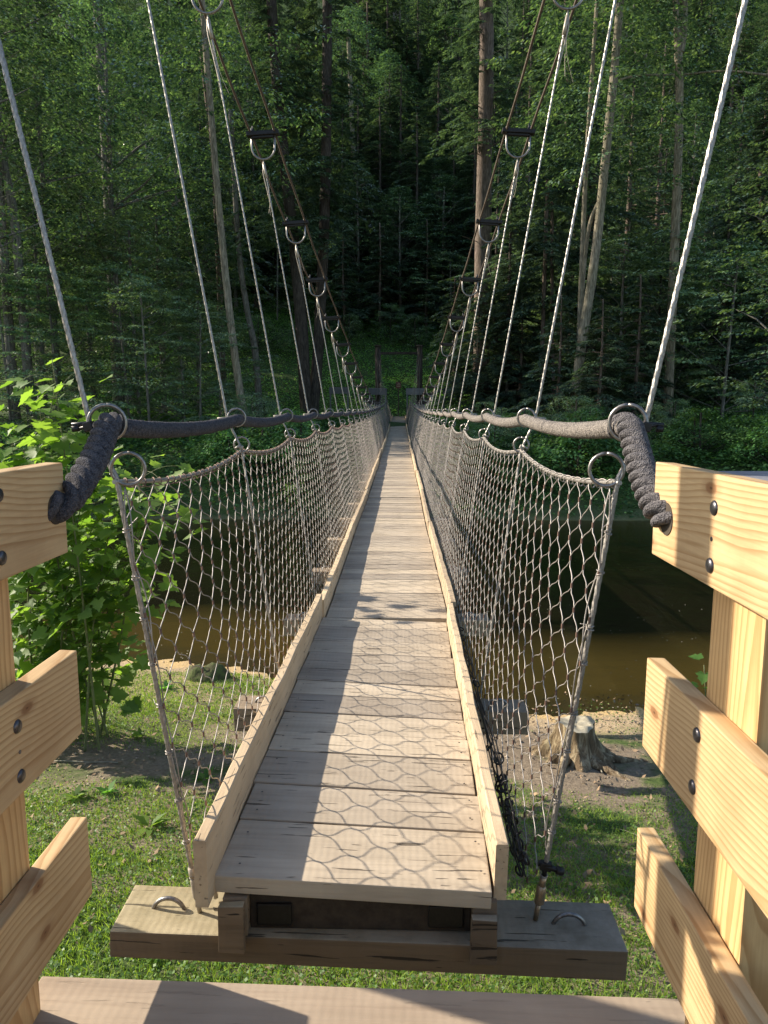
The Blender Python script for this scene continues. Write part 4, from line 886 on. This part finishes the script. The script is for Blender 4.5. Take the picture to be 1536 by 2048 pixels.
# weeds with broad leaves
def weed(x, y, n, size, label, mat=LEAF_S):
    z = float(H(x, y)); t = empty('weed', (x, y, z)); tag(t, label, 'plant', 'broadleaf weeds in the grass')
    a = np.arange(n)*2.4+rng.random(n); el = rng.uniform(.2,.9,n); d = np.stack([np.cos(a)*np.cos(el), np.sin(a)*np.cos(el), np.sin(el)],1); w_ = np.stack([-np.sin(a), np.cos(a), 0*a],1)
    L = size*rng.uniform(.6,1.2,n); P = np.array([0,0,.01])+d*L[:,None]*.1; V, F = leaf_quads(P, d, w_, L, L*.42, .25)
    o = link(bpy.data.objects.new('leaf_rosette', quad_mesh('leaf_rosette', V, F, mat))); o.parent = t
for px, py, n, s, lab in [(300,1660,14,.16,'pointed weed in the grass left of the bridge, below the first net edge'),(215,1590,20,.12,'clump of weeds beside the left middle board'),(150,1600,20,.13,'weed clump close to the left railing post'),
                          (410,1560,12,.14,'light green weed under the left net'),(560,1925,12,.12,'small weed in front of the first crossbeam, left of centre'),(300,1925,10,.10,'small weed near the left end of the first crossbeam'),(280,1470,16,.12,'weed at the edge of the left bare patch'),
                          (400,1345,22,.16,'leafy weeds on the little mound at the water edge'),(330,1370,22,.14,'leafy weeds near the water edge, left of the mound')]:
    g = atz(px, py, -3.7); g = atz(px, py, float(H(g[0], g[1]))); weed(float(g[0]), float(g[1]), n, s, lab)
# mound with an old root at the water edge
mb = MB(); c = atz(412, 1345, -4.0); c = np.array([c[0], c[1], float(H(c[0], c[1]))])
th = np.linspace(0, 6.283, 17)[:-1]; V = []; prof = [(.36,-.12),(.33,.05),(.24,.16),(.10,.20)]
for r, h in prof: V += [(c[0]+r*math.cos(t)*(1+.2*math.sin(3*t)+.1*math.sin(7*t+r*9)), c[1]+.7*r*math.sin(t)*(1+.15*math.sin(4*t)), c[2]+h*(1+.25*math.sin(2*t+r*5))) for t in th]
i = np.arange(3)[:,None]*16; j = np.arange(16)[None]; F = np.stack([i+j, i+(j+1)%16, i+16+(j+1)%16, i+16+j], -1).reshape(-1,4); mb.add(V, F, True); mb.f.append(np.arange(48,64)[None]); mb.sm.append(np.ones(1,bool))
tag(mb.build('root_mound', mat_simple('mossy_root', (.10,.13,.04), .9, 0, 9, .6, .8, .03, .2, (.05,.04,.025)), loc=tuple(c)), 'low dark mossy root mound at the water edge behind the left net', 'root mound')
# tree stump
c = atz(1148, 1520, -3.86); c[2] = float(H(c[0], c[1])); nS = 72; th = np.arange(nS)*2*math.pi/nS
def stump_r(t, h):
    fl = np.clip(1-h/.34, 0, 1); rid = .5+.5*np.sin(7*t+.8*np.sin(2*t)); return .205*(1+.06*np.sin(3*t)+.04*np.sin(11*t+2))+fl**1.6*(.10+.20*rid**2)+.02*np.sin(19*t+h*9)*fl
rows = [(-.08),.0,.05,.12,.2,.28,.34,.39,.42]; V = []
for h in rows: V += [(c[0]+stump_r(t, max(h,0))*math.cos(t), c[1]+stump_r(t, max(h,0))*math.sin(t), c[2]+h*(1+.06*math.sin(2*t+1))) for t in th]
for r, h in ((.17,.425),(.10,.41),(.03,.40)): V += [(c[0]+r*math.cos(t), c[1]+r*math.sin(t), c[2]+h+.008*math.sin(5*t)) for t in th]
m = len(rows)+3; i = np.arange(m-1)[:,None]*nS; j = np.arange(nS)[None]; F = np.stack([i+j, i+(j+1)%nS, i+nS+(j+1)%nS, i+nS+j], -1).reshape(-1,4)
st = empty('tree_stump', tuple(c)); tag(st, 'weathered sawn tree stump with flaring roots on the bank right of the bridge', 'stump')
mb = MB().add(V, F[:nS*(len(rows)-1)], True); mb.build('stump_body', STUMP, st)
mb = MB(); mb.add(V, F[nS*(len(rows)-1):], True); mb.f.append(np.arange((m-1)*nS, m*nS)[None]); mb.sm.append(np.ones(1,bool)); mb.build('sawn_top', mat_simple('grey_sawn_top', (.42,.38,.28), .9, 0, 14, .5), st)
for a, L in ((-.2,.62),(-1.0,.5),(2.6,.35),(-2.2,.4)):
    P = [np.array([c[0]+r*math.cos(a+.2*r), c[1]+r*math.sin(a+.2*r), 0]) for r in np.linspace(.22, .22+L, 7)]
    for q, p in enumerate(P): p[2] = float(H(p[0], p[1]))+.05*(1-q/5)
    MB().tube(smooth(P,1), np.interp(np.arange(len(smooth(P,1))), [0,len(smooth(P,1))-1], [.07,.015]), 8, fuzz=.08).build('root', STUMP, st)
# sticks lying on the grass
for (p0, p1, r, lab) in [((105,1520),(235,1521),.007,'long thin pale stick lying on the grass left of the bridge'),((1190,1500),(1205,1540),.008,'short dead stick leaning by the stump')]:
    a, b2 = atz(*p0, -3.75), atz(*p1, -3.75); P = []
    for q in np.linspace(0, 1, 7):
        p = a+(b2-a)*q; p[2] = float(H(p[0], p[1]))+.02; p[1] += .01*math.sin(q*9); P.append(p)
    tag(MB().tube(P, r, 6).build('stick', TWIG, loc=tuple(P[0])), lab, 'stick')

# leafy sycamore saplings with lobed leaves
LO = [(0,0),(.14,-.10),(.42,-.16),(.36,-.02),(.62,.02),(.55,.16),(.80,.20),(.98,.42),(.70,.44),(.72,.60),(.50,.56)]
def leaf_outline():
    half = [(.05,-.02),(.16,-.14),(.38,-.20),(.33,-.06),(.50,-.02),(.47,.10),(.66,.16),(.55,.30),(.40,.36),(.36,.46),(.46,.58),(.30,.62),(.22,.74),(.16,.72),(.0,1.0)]
    L = [(0.,0.)]+half; Rr = [(-x, y) for x, y in half[:-1][::-1]]; return np.array(L+Rr)
OUT = leaf_outline()
def lobed_leaves(P, d, w_, size, fold, curl):
    n = len(P); K = len(OUT); u = OUT[:,0][None,:,None]; v = OUT[:,1][None,:,None]; up = np.cross(d, w_)
    s = size[:,None,None]; z = (np.abs(OUT[:,0])[None,:]*fold[:,None]-((OUT[:,1]**2)[None,:])*curl[:,None])[...,None]
    V = P[:,None]+s*(u*w_[:,None]+v*d[:,None]+z*up[:,None]); c = P[:,None]+s*(.33*d[:,None]-.02*up[:,None])
    V = np.concatenate([c, V], 1); j = np.arange(K); F = np.stack([np.zeros(K,int), 1+j, 1+(j+1)%K], 1); F = (np.arange(n)*(K+1))[:,None,None]+F[None]
    return V.reshape(-1,3), F.reshape(-1,3)
def sapling(base, tips, n_per, lsz, label, spread=.46, seed=3, droop=.0):
    rs = np.random.default_rng(seed); root = empty('sycamore_sapling', tuple(base)); tag(root, label, 'sapling')
    stems = MB(); P=[]; A=[]
    for tip, nn in tips:
        tip = np.array(tip); b0 = np.array(base)+np.array([rs.normal(0,.45), rs.normal(0,.3), 0]); b0[2] = float(H(b0[0], b0[1]))-.02
        mid = (b0*.45+tip*.55)+np.array([rs.normal(0,.12), rs.normal(0,.12), .1]); path = dense(smooth([b0, mid, tip], 3), .06); stems.tube(path, np.linspace(.016, .003, len(path)), 6)
        Ls = len(path); 
        for q in range(nn):
            k = int(Ls*(1-abs(rs.normal(0,.14)))) - 1; k = max(0, min(Ls-1, k)); p0 = path[k]; a = rs.uniform(0,6.28); r = spread*rs.random()**.7; tw = p0+np.array([r*math.cos(a), r*math.sin(a), rs.normal(.0,.12)-r*.15])
            if r > .12 and q % 2 == 0: stems.tube(smooth([p0-(0,0,.05), (p0+tw)/2+(0,0,.03), tw], 2), .0022, 4, cap=False)
            P.append(tw); A.append(a+rs.normal(0,.9))
    stems.build('stem', STEM, root); P = np.array(P); A = np.array(A); n = len(P)
    up = np.stack([rs.normal(-.1,.42,n), rs.normal(-.15,.42,n), np.ones(n)],1); up /= np.linalg.norm(up,axis=1)[:,None]; d = np.stack([np.cos(A), np.sin(A), rs.normal(-.45,.3,n)],1); d -= up*(d*up).sum(1)[:,None]; d /= np.linalg.norm(d,axis=1)[:,None]
    V, F = lobed_leaves(P, d, np.cross(up, d), lsz*rs.uniform(.55,1.2,n), rs.uniform(.05,.35,n), rs.uniform(0,.3,n))
    me = fastmesh('foliage', V-np.array(base), [F]); me.materials.append(LEAF_S); o = bpy.data.objects.new('foliage', me); link(o); o.parent = root
bx, by = -4.3, 8.3; base = (bx, by, float(H(bx, by)))
T = [((104,700),14,4.9),((112,745),22,4.9),((80,800),20,5.0),((20,850),26,4.9),((130,880),22,5.0),((60,905),24,4.9),((180,900),18,5.1),((285,905),12,5.2),((240,960),18,5.3),((330,975),10,5.3),((20,960),20,5.1),((130,1000),26,5.2),((200,1010),26,5.2),((300,1010),16,5.3),
     ((60,1060),26,5.3),((160,1080),30,5.3),((240,1080),30,5.3),((300,1100),14,5.4),((100,1150),34,5.4),((190,1160),34,5.4),((260,1150),24,5.4),((50,1180),26,5.4),((120,1240),34,5.5),((200,1240),34,5.5),((60,1270),30,5.5),((150,1310),32,5.5),((230,1290),14,5.6),((90,1340),26,5.5),((180,1350),16,5.5),((60,1400),14,5.4)]
sapling(base, [(at(px, py+18, yy+1.5+.0012*(py-700)), int(nn*2.0)) for (px, py), nn, yy in T], 0, .175, 'bright leafy sycamore sapling with big lobed leaves left of the bridge')
bx, by = 2.75, 5.2; base = (bx, by, float(H(bx, by)))
sapling(base, [(at(1408,1330,5.0), 9), (at(1440,1350,5.0), 12)], 0, .13, 'small sycamore sapling peeping past the right railing post', .18, 5)
print('objects', len(bpy.data.objects), 'polys', sum(len(m.polygons) for m in bpy.data.meshes))
